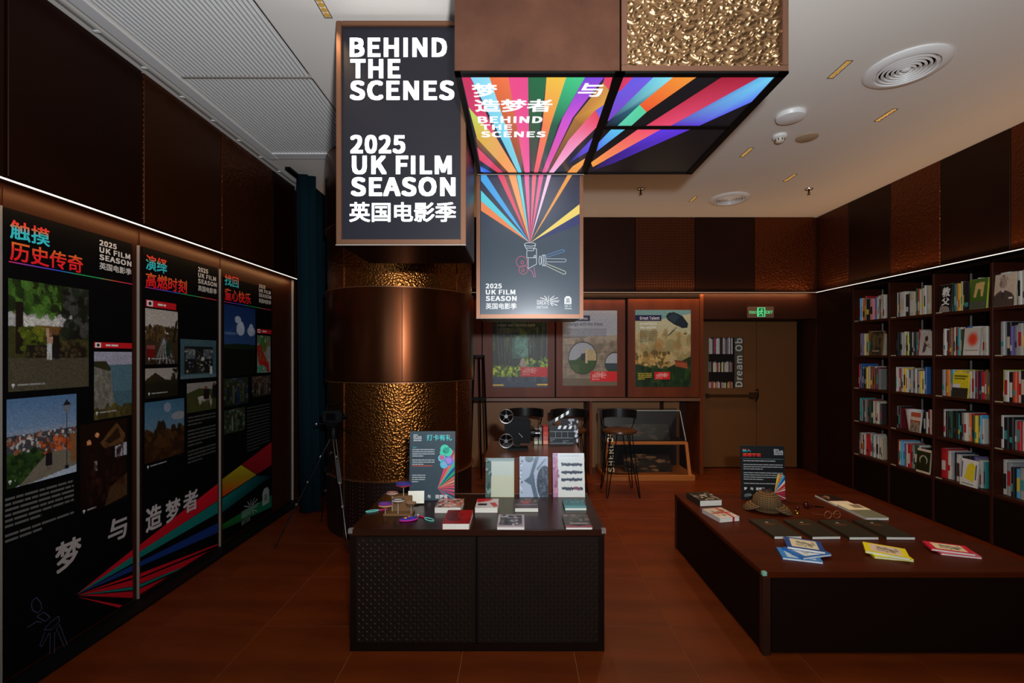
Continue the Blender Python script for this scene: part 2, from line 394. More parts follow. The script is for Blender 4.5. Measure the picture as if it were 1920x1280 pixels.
build('niche_panel', MB().box(2.08, 2.30, 6.56, 6.6, 0, 1.0), MC['niche_tan'], wb)
build('niche_post', MB().box(.955, .99, YB+.005, 6.56, 0, .99), WOODL, wb, bevel=.002)
tr = build('trim_2', MB().box(-2.4, 3.95, YB-.045, YB+.03, ZL-.012, ZL+.014), DKBRONZE, kind='structure')
build('light_line', MB().box(-2.4, 3.95, YB-.049, YB-.045, ZL-.009, ZL-.001), LIPGLOW, tr)  # reflection on the metal lip, put into its colour as a glow

# door
dr = thing('door_1', None, None, (3.2, 6.55, 0), kind='structure')
DOORM = mat('brown_door_paint', '6e4420', 0.5, spec=.3)
build('leaf', MB().box(2.50, 2.71, 6.53, 6.575, .012, 2.08).box(3.205, 3.385, 6.53, 6.575, .012, 2.08).box(2.71, 3.205, 6.53, 6.575, .012, 1.135).box(2.71, 3.205, 6.53, 6.575, 1.855, 2.08), DOORM, dr)
build('leaf', MB().box(3.393, 3.965, 6.53, 6.575, .012, 2.08), DOORM, dr, bevel=.003)
build('frame', MB().box(3.965, 3.995, 6.47, 6.6, 0, 2.09).box(2.475, 2.5, 6.47, 6.6, 0, 2.09).box(2.475, 3.995, 6.5, 6.6, 2.08, 2.1), DARKW, dr)
pb = build('push_bar', MB().box(2.66, 3.34, 6.45, 6.475, 1.01, 1.05).box(2.66, 2.70, 6.46, 6.53, 1.0, 1.06).box(3.28, 3.375, 6.445, 6.53, .985, 1.075), mat('door_bar', '5c3f28', .3, .7), dr, bevel=.004)
build('handle', MB().tube([(3.335, 6.445, 1.11), (3.345, 6.40, 1.13), (3.345, 6.39, 1.03), (3.335, 6.445, .95)], .007), BLACKM, dr)
pane = build('window_pane', MB().box(2.70, 3.215, 6.555, 6.565, 1.125, 1.865), mat('door_glass', '20242a', .08), dr)
fr = Fr((0, 6.5545, 0), (1, 0, 0), (0, 0, 1))
cv = Cv(84, 110, '18120e'); R = random.Random(4)
for r in range(3):
    for c in range(2):
        x0 = .02+c*.36; x1 = x0+.32; y0 = [0, .47, .86][r]; y1 = [.33, .68, 1.0][r]
        x = x0
        while x < x1:
            wd = R.uniform(.012, .035); col = R.choice(['c8c4bc', '8a8a88', 'b8b0a0', '3a3436', 'd8d4cc', 'a05030', '506078', 'c8b440', 'a04060', 'e0dcd6'])
            cv.poly([(x, y0+R.uniform(0, .04)), (min(x+wd, x1), y0+R.uniform(0, .04)), (min(x+wd, x1), y1), (x, y1)], col); x += wd
cv.rect(.76, 1, 0, 1, '55503f').noise(.08)
picture('bookshelf_image', cv, fr, 2.71, 3.205, 1.135, 1.855, pane, d=0)  # rows of book colours laid over the pane
mb = MB(); text(mb, fr, 'Dream Ob', 3.092, 3.20, 1.15, 1.845, 'd0ccc0', .003, .02, rot=True)
build('lettering', mb, PRINT, pane)

ex = thing('exit_sign', 'small bronze exit sign with glowing green running figure above the door', 'sign', (3.2, YB-.03, 2.095+.06))
fr = Fr((0, YB-.0305, 0), (1, 0, 0), (0, 0, 1)); (x0, _, z1), (x1, _, z0) = aty(1401, 575, YB), aty(1449, 596, YB)
build('housing', MB().box(x0, x1, YB-.03, YB+.005, z0, z1), mat('sign_bronze', '8a6a50', .5, .3), ex, bevel=.004)
mb = MB(); cx = (x0+x1)/2; cz = (z0+z1)/2; G = '62e08a'
frrect(mb, fr, cx-.053, cx+.053, z0+.015, z1-.012, G, .0008)
text(mb, fr, 'EXIT', cx+.06, x1-.02, cz-.02, cz+.02, G, .001, .02); text(mb, fr, '安全出口', x0+.012, cx-.06, cz-.02, cz+.02, G, .001, .01)
frrect(mb, fr, cx-.035, cx+.04, z0+.02, z1-.02, '1c5a34', .0012)
frpoly(mb, fr, circ(cx+.008, cz+.035, .010), G, .0016)
for a in ([(.005, .022), (-.004, -.008)], [(.004, .018), (.026, .004)], [(.004, .018), (-.022, .012), (-.03, -.004)], [(-.004, -.008), (.018, -.025), (.016, -.05)], [(-.004, -.008), (-.022, -.028), (-.036, -.03)]):
    stroke(mb, fr, [(cx+p, cz+q) for p, q in a], .011, G, .0016)
build('face', mb, mat('exit_lit', '0', .3, attr='lit', es=1.0), ex) if 'exit_lit' in MC else build('face', mb, LIT, ex)

# right wall
wr = build('wall_right', MB().box(XR+.03, 4.5, -3.2, 6.64, ZL, ZC).box(4.36, 4.5, -3.2, 5.5, 0, ZL).box(XR+.005, 4.36, 5.5, 6.64, 0, ZL), WOOD, kind='structure')
ys = [YB, 5.56, 4.93, 4.35, 3.73, 3.12, 2.5, 1.9, .8]
for k in range(8):
    build('panel', MB().box(XR, XR+.03, ys[k+1]+.003, ys[k]-.003, ZL+.02, ZC-.001), [PAN3, PAN, PAN3, PAN, PAN2, PAN, PAN3, PAN][k] if k != 2 else PAN2, wr, bevel=.003, seg=1)
build('panel', MB().box(XR-.002, XR+.005, 5.51, YB-.003, 0.0, ZL-.02), PAN, wr)
tr = build('trim_3', MB().box(XR-.045, XR+.03, 1.0, YB-.05, ZL-.012, ZL+.014), DKBRONZE, kind='structure')
build('light_line', MB().box(XR-.049, XR-.045, 1.0, YB-.05, ZL-.009, ZL-.002), LEDW, tr)
# rear of the shop (behind the photographer) with its street window
build('wall_rear', MB().box(-2.62, 4.5, -3.3, -3.2, 0, .9).box(-2.62, -2.5, -3.3, -3.2, .9, 3).box(1.4, 4.5, -3.3, -3.2, .9, 3).box(-2.62, 4.5, -3.3, -3.2, 3, ZC), WOOD, kind='structure')

# ------------------------------------------------------------------ ceiling fittings
def downlight(x, y, label):
    t = thing('linear_downlight', label, 'downlight', (x, y, ZC), group='five-cell linear downlights in the ceiling')
    L = .18
    build('housing', MB().box(x-.022, x+.022, y-L/2-.004, y-L/2, ZC-.003, ZC-.0002).box(x-.022, x+.022, y+L/2, y+L/2+.004, ZC-.003, ZC-.0002).box(x-.022, x-.018, y-L/2, y+L/2, ZC-.003, ZC-.0002).box(x+.018, x+.022, y-L/2, y+L/2, ZC-.003, ZC-.0002), mat('dl_rim', '6a5a48', .4), t)
    for k in range(5):
        cy = y-L/2+L*(k+.5)/5
        build('reflector', MB().lathe([(.0165, -.0006), (.0165, -.002), (.012, -.0035), (.006, -.002), (.0, -.001)], (x, cy, ZC), 12), GOLDC, t, smooth=True)
    return t
dl = downlight(*DOWN[1], 'gold linear downlight beside the large round air diffuser')
for (x, y), lb in zip([DOWN[0]]+DOWN[2:], ['gold linear downlight at the top edge, left of the hanging film sign', 'gold linear downlight between the large diffuser and bookcase wall, above the ceiling speaker disc', 'gold linear downlight just below the smoke detector', 'gold linear downlight above the small far diffuser, near the right sprinkler', 'farthest and dimmest gold downlight, left of the small far diffuser']):
    dup(dl, (x, y, ZC), lb, group=dl['group'])
def diffuser(x, y, label):
    t = thing('air_diffuser', label, 'air vent', (x, y, ZC), group='round ceiling air diffusers')
    build('rim', MB().lathe([(.225, -.0003), (.226, -.010), (.205, -.022), (.172, -.024), (.168, -.004), (.168, -.0005)], (x, y, ZC), 48), WHITE, t, smooth=True)
    build('backing', MB().lathe([(.168, -.0004), (.0, -.0008)], (x, y, ZC), 32), mat('vent_dark', '4a4a4c', .6), t)
    for r in (.15, .124, .098, .072, .046):
        build('ring', MB().lathe([(r, -.003), (r+.006, -.020), (r-.006, -.024), (r-.010, -.010), (r-.004, -.003)], (x, y, ZC), 40), WHITE, t, smooth=True)
    build('hub', MB().lathe([(.026, -.002), (.026, -.02), (.016, -.028), (0, -.03)], (x, y, ZC), 24), WHITE, t, smooth=True)
    return t
df = diffuser(2.49, 2.945, 'large-looking round white air diffuser at upper right of the ceiling')
dup(df, (2.49, 5.41, ZC), 'round air diffuser at the far end of the ceiling above the door', group=df['group'])
tag(build('wireless_access_point', MB().lathe([(.104, -.0005), (.108, -.012), (.098, -.034), (.06, -.044), (0, -.047)], (2.09, 3.52, ZC), 36), WHITE, loc=(2.09, 3.52, ZC), smooth=True), 'white domed plastic ceiling unit left of the gold downlight', 'wifi unit')
sd = thing('smoke_detector', 'white smoke detector with slotted nose below the domed ceiling unit', 'smoke detector', (2.2, 3.86, ZC))
build('base', MB().lathe([(.056, -.0005), (.056, -.02), (.050, -.026), (.04, -.028), (0, -.028)], (2.2, 3.86, ZC), 28), WHITE, sd, smooth=True)
build('sensor_head', MB().lathe([(.036, -.028), (.034, -.05), (.02, -.06), (0, -.062)], (2.2, 3.86, ZC), 24), mat('cream_plastic', 'cfc6b4', .5), sd, smooth=True)
sm = MB()
for k in range(8):
    a = k*math.pi/4; sm.box(-.004, .004, .0335, .0375, -.048, -.034); sm.xf(Matrix.Translation((2.2, 3.86, ZC)) @ Matrix.Rotation(a, 4, 'Z'), len(sm.v)-8)
build('slots', sm, BLACKP, sd)
tag(build('ceiling_speaker', MB().lathe([(.085, -.0005), (.085, -.008), (.075, -.013), (.0, -.013)], (2.447, 3.89, ZC), 32), mat('speaker_beige', 'a88f72', .6), loc=(2.447, 3.89, ZC), smooth=True), 'flat beige round ceiling disc right of the smoke detector', 'ceiling speaker')
sp = thing('sprinkler', 'sprinkler head hanging from the ceiling behind the colourful light canopy', 'sprinkler', (1.36, 5.1, ZC), group='ceiling sprinkler heads')
build('escutcheon', MB().lathe([(.042, -.0005), (.04, -.008), (.02, -.014), (0, -.014)], (1.36, 5.1, ZC), 20), CHROME, sp, smooth=True)
build('nozzle', MB().tube([(1.36, 5.1, ZC-.012), (1.36, 5.1, ZC-.05)], .008).lathe([(.016, -.064), (.016, -.061), (0, -.061)], (1.36, 5.1, ZC), 12), DKBRONZE, sp)
build('yoke', MB().tube([(1.348, 5.1, ZC-.04), (1.346, 5.1, ZC-.052), (1.357, 5.1, ZC-.062)], .0025, 6).tube([(1.372, 5.1, ZC-.04), (1.374, 5.1, ZC-.052), (1.363, 5.1, ZC-.062)], .0025, 6), CHROME, sp)
dup(sp, (3.23, 5.1, ZC), 'sprinkler head near the far right ceiling corner', group=sp['group'])

# ------------------------------------------------------------------ hanging light boxes
# overhead canopy
CX0, CX1, CY0, CY1, CZ = -.284, 1.203, 2.04, 3.18, 2.86
cn = thing('light_canopy', 'big copper-clad ceiling box whose underside glows with colourful light rays', 'light box', (.46, 2.6, CZ))
XM = .455
build('copper_front', MB().box(CX0, XM-.004, CY0, CY0+.02, CZ+.004, ZC-.001), COPPER, cn, bevel=.003)
build('side_panel', MB().box(CX0, CX0+.02, CY0+.02, CY1, CZ+.004, ZC-.001), COPPER, cn)
build('side_panel', MB().box(CX1-.02, CX1, CY0+.02, CY1, CZ+.004, ZC-.001), COPPER, cn)
build('back_panel', MB().box(CX0+.02, CX1-.02, CY1-.02, CY1, CZ+.004, ZC-.001), COPPER, cn)
hf = build('rippled_frame', MB().box(XM+.004, XM+.030, CY0, CY0+.03, CZ+.03, ZC-.001).box(CX1-.028, CX1, CY0, CY0+.02, CZ+.03, ZC-.001).box(XM+.004, CX1, CY0, CY0+.02, CZ+.004, CZ+.03), mat('brown_frame_metal', '6b4a38', .4, .6), cn, bevel=.002)
R2 = np.random.RandomState(3)
nx, nz = 230, 180; gx = np.linspace(XM+.030, CX1-.028, nx); gz = np.linspace(CZ+.03, ZC-.001, nz)
pts = R2.rand(1350, 2)*[gx[-1]-gx[0], gz[-1]-gz[0]]+[gx[0], gz[0]]
GX, GZ = np.meshgrid(gx, gz); Hh = np.zeros_like(GX)
for px_, pz_ in pts:
    sx_ = R2.uniform(.006, .014); sz_ = R2.uniform(.0045, .0075); an = R2.uniform(-.6, .6); dx = GX-px_; dz = GZ-pz_
    a_ = dx*math.cos(an)+dz*math.sin(an); b_ = -dx*math.sin(an)+dz*math.cos(an)
    Hh += .0075*np.exp(-(a_/sx_)**2-(b_/sz_)**2)
Hh = np.minimum(Hh, .0125)
hb = MB(); hb.add([(float(GX[j, i]), float(CY0+.018-Hh[j, i]), float(GZ[j, i])) for j in range(nz) for i in range(nx)], [(j*nx+i, j*nx+i+1, (j+1)*nx+i+1, (j+1)*nx+i) for j in range(nz-1) for i in range(nx-1)])
build('rippled_sheet', hb, mat('gold_sheet', '866848', .34, .9), cn, smooth=True)
# bottom frame bars
bf = MB().box(CX0, CX1, CY0, CY0+.03, CZ-.006, CZ+.004).box(CX0, CX1, CY1-.022, CY1, CZ-.006, CZ+.004).box(CX0, CX0+.026, CY0, CY1, CZ-.006, CZ+.004).box(CX1-.045, CX1, CY0, CY1, CZ-.006, CZ+.004).box(.43, .474, CY0, CY1, CZ-.006, CZ+.004).box(.474, CX1-.04, 2.515, 2.545, CZ-.006, CZ+.004)
build('bottom_frame', bf, BLACKM, cn)
build('edge_strip', MB().box(CX0, XM, CY1-.006, CY1+.002, CZ-.010, CZ-.006), STEEL, cn)
def C1(x, y): return (840+x/2.909, y/2.909)
def under(pts, d=0):
    out = []
    for (x, y) in pts:
        X, Y = C1(x, y); Yd = (CZ-CH)*F/(VY-Y); out.append(((X-VX)*Yd/F, Yd, CZ-.001-d))
    return out
def screen(name, x0, x1, y0, y1, rays, lab):
    s = build(name, MB().box(x0, x1, y0, y1, CZ, CZ+.004), BLACKG, cn, label=lab)
    mb = MB()
    for i, (pts, cols) in enumerate(rays):
        P = under(pts, i*.00004)
        P = [(min(max(a, x0), x1), min(max(b, y0), y1), c) for a, b, c in P]
        poly(mb, P, cols)
    build('ray_pattern', mb, LIT, s); return s
s1 = screen('light_screen', CX0+.026, .43, CY0+.03, CY1-.022, [
 ([(60, 390), (905, 390), (735, 945), (160, 945)], ['302838', '302838', '141824', '141824']),
 ([(70, 395), (117, 395), (270, 760), (115, 590)], ['c02858', 'd02a60', 'e8507a', 'd03a68']),
 ([(113, 585), (270, 760), (377, 945), (330, 945), (160, 760)], ['b8e060', 'e8a850', 'f49a58', 'f49a58', 'd8b040']),
 ([(150, 745), (330, 945), (300, 945), (162, 800)], ['8a5a30', '5a3428', '4a2a28', '6a4028']),
 ([(158, 800), (300, 945), (270, 945), (172, 872)], ['e8486a', 'd83a58', 'd83a58', 'e04060']),
 ([(176, 905), (240, 945), (200, 945), (178, 935)], ['3a68e0', '2a50c0', '3a6ae0', '5a8af0']),
 ([(117, 395), (222, 395), (402, 945), (382, 945)], ['8ad8f4', '9ae4f8', '5ac8e0', '5ac8e0']),
 ([(222, 395), (328, 395), (418, 945), (402, 945)], ['f2703c', 'f47a48', '3a2018', '3a2018']),
 ([(328, 395), (437, 395), (445, 945), (418, 945)], ['f04a88', 'e84a8c', 'e85094', 'e85094']),
 ([(437, 395), (540, 395), (468, 945), (445, 945)], ['1c6a3c', '206e44', '1a1420', '1a1420']),
 ([(540, 395), (650, 395), (560, 680), (515, 680)], ['f4c040', 'f4c848', 'f48848', 'f48048']),
 ([(515, 680), (560, 680), (490, 945), (468, 945)], ['f48048', 'f48848', 'e84a60', 'e84a60']),
 ([(650, 395), (755, 395), (600, 680), (560, 680)], ['40c888', '48d08c', '1a5a44', '1a5a44']),
 ([(560, 680), (600, 680), (512, 945), (490, 945)], ['1a5a44', '1a5a44', '1a2030', '1a2030']),
 ([(755, 395), (862, 395), (680, 640), (625, 640)], ['7048d8', '8048e0', 'd050d8', 'c850d0']),
 ([(625, 640), (680, 640), (535, 945), (512, 945)], ['c850d0', 'd050d8', 'e85090', 'e04880']),
 ([(862, 395), (905, 395), (885, 490), (845, 455)], ['e83a70', 'e84060', 'e05058', 'd85070']),
 ([(845, 450), (885, 490), (850, 570), (740, 690), (690, 640)], ['d0904a', 'd8984a', 'e0a448', '9a6028', 'b87838']),
 ([(690, 640), (740, 690), (548, 945), (535, 945)], ['a87038', '9a6030', '3a2420', '3a2420']),
 ([(850, 570), (835, 640), (805, 600)], ['7060e0', '8068e8', '6858d8']),
 ([(803, 598), (838, 640), (815, 695), (700, 800), (660, 760)], ['e84858', 'e84860', 'f05a78', 'f094c0', 'f080b0']),
 ([(660, 760), (700, 800), (576, 945), (550, 945)], ['f080b0', 'f094c0', 'f8b0dc', 'f8a8d8']),
 ([(790, 750), (772, 825), (655, 890), (640, 905)], ['6a58f0', '5a48e0', '281c60', '201840']),
 ([(748, 862), (735, 900), (700, 945), (650, 945), (680, 905)], ['f4a850', 'f4a048', 'f49c44', 'e89440', 'f0a048']),
], 'left glowing screen of rays with white lettering')
mb = MB()
def utext(s, x0, x1, yt, yb, bold, st=None):
    # lettering on the underside: reads left to right, top towards the viewer
    a = under([(x0, yt)])[0]; b = under([(x1, yb)])[0]; tl = under([(x0, yt)])[0]; bl = under([(x0, yb)])[0]; br = under([(x1, yb)])[0]
    f_ = Fr((bl[0], bl[1], CZ-.001), (1, 0, 0), (0, -1, 0))
    text(mb, f_, s, 0, br[0]-bl[0], 0, bl[1]-tl[1], 'ffffff', .0015, bold, skew=(tl[0]-bl[0])*.3)
for args in [('梦', 135, 270, 452, 528, .03), ('与', 705, 835, 450, 525, .03), ('造梦者', 150, 562, 538, 608, .03), ('BEHIND', 165, 512, 632, 668, .035), ('THE', 180, 350, 676, 706, .035), ('SCENES', 182, 530, 714, 746, .035)]:
    mb = MB(); utext(*args); build('lettering', mb, LIT, s1)
screen('light_screen', .474, CX1-.045, CY0+.03, 2.515, [
 ([(950, 395), (1820, 395), (1560, 690), (860, 690)], '08060a'),
 ([(965, 395), (1022, 395), (945, 490), (925, 500)], ['d03060', 'e03a68', 'd83a60', 'c83058']),
 ([(1022, 395), (1135, 395), (895, 650), (870, 660), (925, 500), (945, 490)], ['6858e0', '7060e8', '6a50d0', '7a40c0', '6a58e0', '6a58e0']),
 ([(1135, 395), (1245, 395), (1045, 570), (925, 685), (860, 690), (880, 655)], ['70d0e8', '90e8f4', '2a6a80', '142838', '101c30', '182848']),
 ([(1045, 570), (1083, 610), (1000, 685), (925, 685)], ['5ad8a0', '58d0a0', '58c8a8', '60d0b0']),
 ([(1245, 395), (1375, 395), (1083, 610), (1045, 570)], ['f49030', 'f49a38', 'e8502c', 'f0582c']),
 ([(1515, 395), (1725, 395), (1215, 685), (1080, 685)], ['a01830', 'a81c38', 'e84a70', 'e04060']),
 ([(1725, 395), (1815, 395), (1660, 555), (1370, 685), (1215, 685)], ['60b0e8', '70d0f4', '5a70f0', '5a3cd8', '5a30b8']),
], 'front right glowing screen of rays')
screen('light_screen', .474, CX1-.045, 2.545, CY1-.022, [
 ([(820, 705), (1530, 705), (1320, 945), (760, 945)], '050406'),
 ([(890, 705), (965, 705), (810, 825), (822, 775)], ['58c0f0', '60c8f0', '4a68e8', '5a70f0']),
 ([(1035, 705), (1160, 705), (790, 910), (775, 885)], ['f05068', 'f05078', 'f49a40', 'f4a048']),
 ([(1160, 705), (1320, 705), (900, 890), (780, 930), (860, 870)], ['5a38e0', '5a30d8', '301890', '180c40', '2a1468']),
], 'back right glowing screen of rays, mostly black')

# big sign left of the column front
SY = 2.5; sx0, sx1 = (637-VX)*SY/F, (875-VX)*SY/F-.005; sx0 = (630-VX)*SY/F; sz1, sz0 = CH+(VY-38)*SY/F, CH+(VY-458)*SY/F
sg = thing('hanging_sign', 'tall dark lightbox sign with glowing white BEHIND THE SCENES lettering', 'sign', ((sx0+sx1)/2, SY, sz0))
fw = .028
build('housing', MB().box(sx0+.006, sx1-.006, SY+.02, SY+.54, sz0+.004, sz1), DKBRONZE, sg, bevel=.004)
build('frame', MB().box(sx0, sx0+fw, SY, SY+.03, sz0, sz1).box(sx1-fw, sx1, SY, SY+.03, sz0, sz1).box(sx0+fw, sx1-fw, SY, SY+.03, sz0, sz0+fw).box(sx0+fw, sx1-fw, SY, SY+.03, sz1-fw, sz1), COPEDGE, sg, bevel=.003)
fa = build('face', MB().box(sx0+fw, sx1-fw, SY+.014, SY+.02, sz0+fw, sz1-fw), mat('sign_face', '0c0c12', .4, spec=.3, emit='2c2b36', es=.35), sg)
fr = Fr((0, SY+.013, 0), (1, 0, 0), (0, 0, 1))
def pxr(x0, x1, y0, y1, Y): return ((x0-VX)*Y/F, (x1-VX)*Y/F, CH+(VY-y1)*Y/F, CH+(VY-y0)*Y/F)
mb = MB()
for s, x0, x1, y0, y1, b in [('BEHIND', 656, 838, 71, 107, .035), ('THE', 657, 751, 111, 147, .035), ('SCENES', 656, 852, 151, 188, .035), ('2025', 657, 760, 253, 288, .035), ('UK FILM', 660, 847, 292, 327, .035), ('SEASON', 658, 854, 332, 368, .035), ('英国电影季', 655, 855, 379, 416, .022)]:
    mb = MB(); text(mb, fr, s, *pxr(x0, x1, y0, y1, SY+.013), 'ffffff', .001, b)
    build('lettering', mb, mat('lit_letters', 'ffffff', .4, emit='ffffff', es=1.5), sg)
build('corner_rim', MB().box(sx0-.001, sx1+.001, SY-.004, SY+.004, sz0-.006, sz0-.001), STEEL, sg)

# lower poster box
PY = 3.18; x0, x1, z0, z1 = pxr(893, 1094, 324, 596, PY)
pbx = thing('hanging_poster_box', 'lightbox poster of rainbow rays bursting from an outlined film camera', 'light box', ((x0+x1)/2, PY, z0))
build('housing', MB().box(x0+.006, x1-.006, PY+.02, PY+.45, z0+.004, ZC-.001), DKBRONZE, pbx, bevel=.004)
fw = .026; zt = CZ-.012
build('frame', MB().box(x0, x0+fw, PY+.004, PY+.034, z0, zt).box(x1-fw, x1, PY+.004, PY+.034, z0, zt).box(x0+fw, x1-fw, PY+.004, PY+.034, z0, z0+fw), COPEDGE, pbx, bevel=.003)
fa = build('face', MB().box(x0+fw, x1-fw, PY+.014, PY+.02, z0+fw, zt+.02), BLACKG, pbx)
def C2(x, y): X, Y = 880+x/4.13, 310+y/4.13; return ((X-VX)*(PY+.013)/F, CH+(VY-Y)*(PY+.013)/F)
fr = Fr((0, PY+.013, 0), (1, 0, 0), (0, 0, 1))
mb = MB()
def g2(pts, cols, d=.0005): frpoly(mb, fr, [C2(*p) for p in pts], cols, d)
g2([(86, 60), (862, 60), (862, 600), (86, 600)], ['262a44', '1e2038', '3a4856', '34424e'], 0)
g2([(86, 600), (862, 600), (862, 1155), (86, 1155)], ['34424e', '3a4856', '4c5a66', '465460'], 0)
c = (470, 600)
for a, b, col in [((90, 350), (90, 275), 'e8834a'), ((90, 275), (90, 193), '56ccdc'), ((215, 66), (265, 66), 'dc4460'), ((265, 66), (303, 66), '6a4238'), ((300, 66), (360, 66), 'f09c54'), ((365, 66), (395, 66), '5cd0dc'), ((425, 66), (462, 66), 'e45494'), ((487, 66), (520, 66), 'e6526c'), ((540, 66), (577, 66), 'e0508a'), ((607, 66), (637, 66), 'f0c0e0'), ((765, 66), (802, 66), 'e89a40'), ((860, 295), (860, 370), 'f0d468'), ((860, 370), (860, 452), '2c3468')]:
    g2([c, a, b], col, .001)
g2([c, (90, 118), (90, 66), (125, 66)], '42a2e6', .001)
build('ray_pattern', mb, LIT, fa)
mb = MB()
def st(pts, col='b8c4cc', wd=.0045, closed=False): stroke(mb, fr, [C2(*p) for p in pts], wd, col, .0016, closed)
st([(470+44*math.cos(a), 612+14*math.sin(a)) for a in [k*math.pi/8 for k in range(16)]], closed=True)
st([(426, 615), (450, 660), (495, 660), (514, 615)]); st([(445, 662), (445, 715), (520, 715), (520, 645), (495, 645)]); st([(455, 715), (455, 800), (520, 765), (520, 700)]); st([(440, 640), (500, 640)])
for cx, cy, r in [(405, 745, 42), (418, 808, 34), (410, 750, 12), (415, 812, 10)]:
    st([(cx+r*math.cos(k*math.pi/8), cy+r*math.sin(k*math.pi/8)) for k in range(16)], 'b45870', closed=True)
st([(455, 800), (485, 820), (500, 865), (512, 862), (500, 790)], 'b46a88'); st([(500, 700), (512, 695), (512, 712), (500, 712)], closed=True)
for cx in (548, 570, 584): st([(cx+9*math.cos(k*math.pi/6), 735+(44 if cx > 550 else 34)*math.sin(k*math.pi/6)) for k in range(12)], closed=True)
st([(595, 695), (725, 650), (740, 665), (600, 712)], '5a80b0'); st([(595, 722), (740, 724), (752, 736), (740, 748), (595, 746)], 'a0acb4'); st([(595, 760), (742, 820), (748, 838), (730, 842), (590, 775)], 'b8bca8')
build('camera_outline', mb, LIT, fa); mb = MB()
season(mb, fr, C2(127, 0)[0], C2(366, 0)[0], C2(0, 915)[1], C2(0, 1113)[1], 'e8ecee', .0016)
build('season_lettering', mb, LIT, fa); mb = MB()
great_logo(mb, fr, C2(520, 0)[0], C2(700, 0)[0], C2(0, 1108)[1], C2(0, 1008)[1], 'dfe4e6')
build('logo', mb, LIT, fa); mb = MB()
frpoly(mb, fr, [C2(736, 1075), C2(790, 1075), C2(790, 1030), C2(775, 1012), C2(750, 1012), C2(736, 1030)], 'e8ecee', .0016)
text(mb, fr, '英', C2(745, 0)[0], C2(781, 0)[0], C2(0, 1068)[1], C2(0, 1028)[1], '46545e', .002, .01)
text(mb, fr, 'UK in', C2(738, 0)[0], C2(788, 0)[0], C2(0, 1095)[1], C2(0, 1082)[1], 'dfe4e6', .002, .02); text(mb, fr, 'China', C2(738, 0)[0], C2(790, 0)[0], C2(0, 1114)[1], C2(0, 1100)[1], 'dfe4e6', .002, .02)
build('badge_logo', mb, LIT, fa)
build('foot_rim', MB().box(x0-.001, x1+.001, PY, PY+.008, z0-.004, z0), STEEL, pbx)

# ------------------------------------------------------------------ the round clad column
KX, KY, KR = -1.166, 4.6, .700
ko = thing('clad_column', 'massive round column clad in bronze and hammered gold metal rings', 'column', (KX, KY, 0))
KF = math.atan2(-KY, -KX)            # direction towards the camera
HAM = mat('column_hammered', '7e4c20', 0.27, 0.95, bump=('hammer', 60, .5, .010))
SMOOTHC = mat('column_smooth', '542a12', 0.25, 0.9)
DOTC = mat('column_dotted', '24100a', 0.45, 0.5, bump=('dots', 30, .8, .008))
def arc(a0, a1, r0, r1, z0, z1, n=14):
    mb = MB(); vs = []
    for k in range(n+1):
        a = a0+(a1-a0)*k/n
        for r in (r0, r1):
            for z in (z0, z1): vs.append((KX+r*math.cos(a), KY+r*math.sin(a), z))
    fs = []
    for k in range(n):
        b = k*4; fs += [(b+2, b+3, b+7, b+6), (b, b+4, b+5, b+1), (b+1, b+5, b+7, b+3), (b, b+2, b+6, b+4)]
    fs += [(0, 1, 3, 2), (n*4, n*4+2, n*4+3, n*4+1)]
    return mb.add(vs, fs)
build('core', MB().lathe([(KR-.03, 0), (KR-.03, ZC)], (KX, KY, 0), 40), BLACKM, ko, smooth=True)
for z0, z1, m, off, rr in [(0, .525, DOTC, 45, KR-.006), (.525, 1.362, HAM, 45, KR-.006), (1.372, 2.185, SMOOTHC, 0, KR+.012), (2.19, 2.75, HAM, 45, KR-.006), (2.76, 3.449, SMOOTHC, 0, KR+.012)]:
    for q in range(4):
        a = KF+math.radians(off-3*(off > 0))+q*math.pi/2 if q in (0,) else KF+math.radians(off)+q*math.pi/2
        a0 = KF+math.radians(off)+q*math.pi/2
        build('ring_panel', arc(a0+.006, a0+math.pi/2-.006, rr-.02, rr, z0+.004, z1-.004, 18), m, ko, smooth=True)
        build('seam_strip', arc(a0-.0035, a0+.0035, rr-.02, rr+.006, z0+.004, z1-.004, 1), mat('seam_bronze', '8a5a3a', .35, .8) if off else DKBRONZE, ko)
for z in (.52, 1.361, 2.182, 2.752):
    build('ring_band', MB().lathe([(KR-.02, z), (KR+.016, z), (KR+.016, z+.008), (KR-.02, z+.008)], (KX, KY, 0), 64), MC['seam_bronze'], ko, smooth=True)

# ------------------------------------------------------------------ curtain
cb = MB(); path = []
for k in range(241):
    t = k/240; y = 4.58+t*2.0; amp = .045 if y > 4.8 else .075
    path.append((-2.26+amp*math.sin(k*.62)+(.13*max(0, 1-abs(y-4.68)/.16)), y+.02*math.cos(k*.31)))
n = len(path); vs = []
rows = [(ZC-.03, 1.0, 0), (ZC-.35, 1, 0), (2.4, 1.0, .01), (1.2, 1.05, .02), (.02, 1.1, .03)]
for z, k_, o_ in rows:
    for (a, b) in path: vs.append((-2.26+(a+2.26)*k_+o_, b, z))
cb.add(vs, [(r*n+i, r*n+i+1, (r+1)*n+i+1, (r+1)*n+i) for r in range(len(rows)-1) for i in range(n-1)])
cu = thing('curtain', 'floor-length dark teal curtain hanging at the far end of the poster wall', 'curtain', (-2.26, 5.4, 0))
co = build('cloth', cb, mat('teal_velvet', '031a20', .9, spec=.1), cu, smooth=True)
md = co.modifiers.new('thickness', 'SOLIDIFY'); md.thickness = .004
build('track', MB().box(-2.29, -2.24, 4.5, 6.6, ZC-.028, ZC-.001), BLACKM, cu)
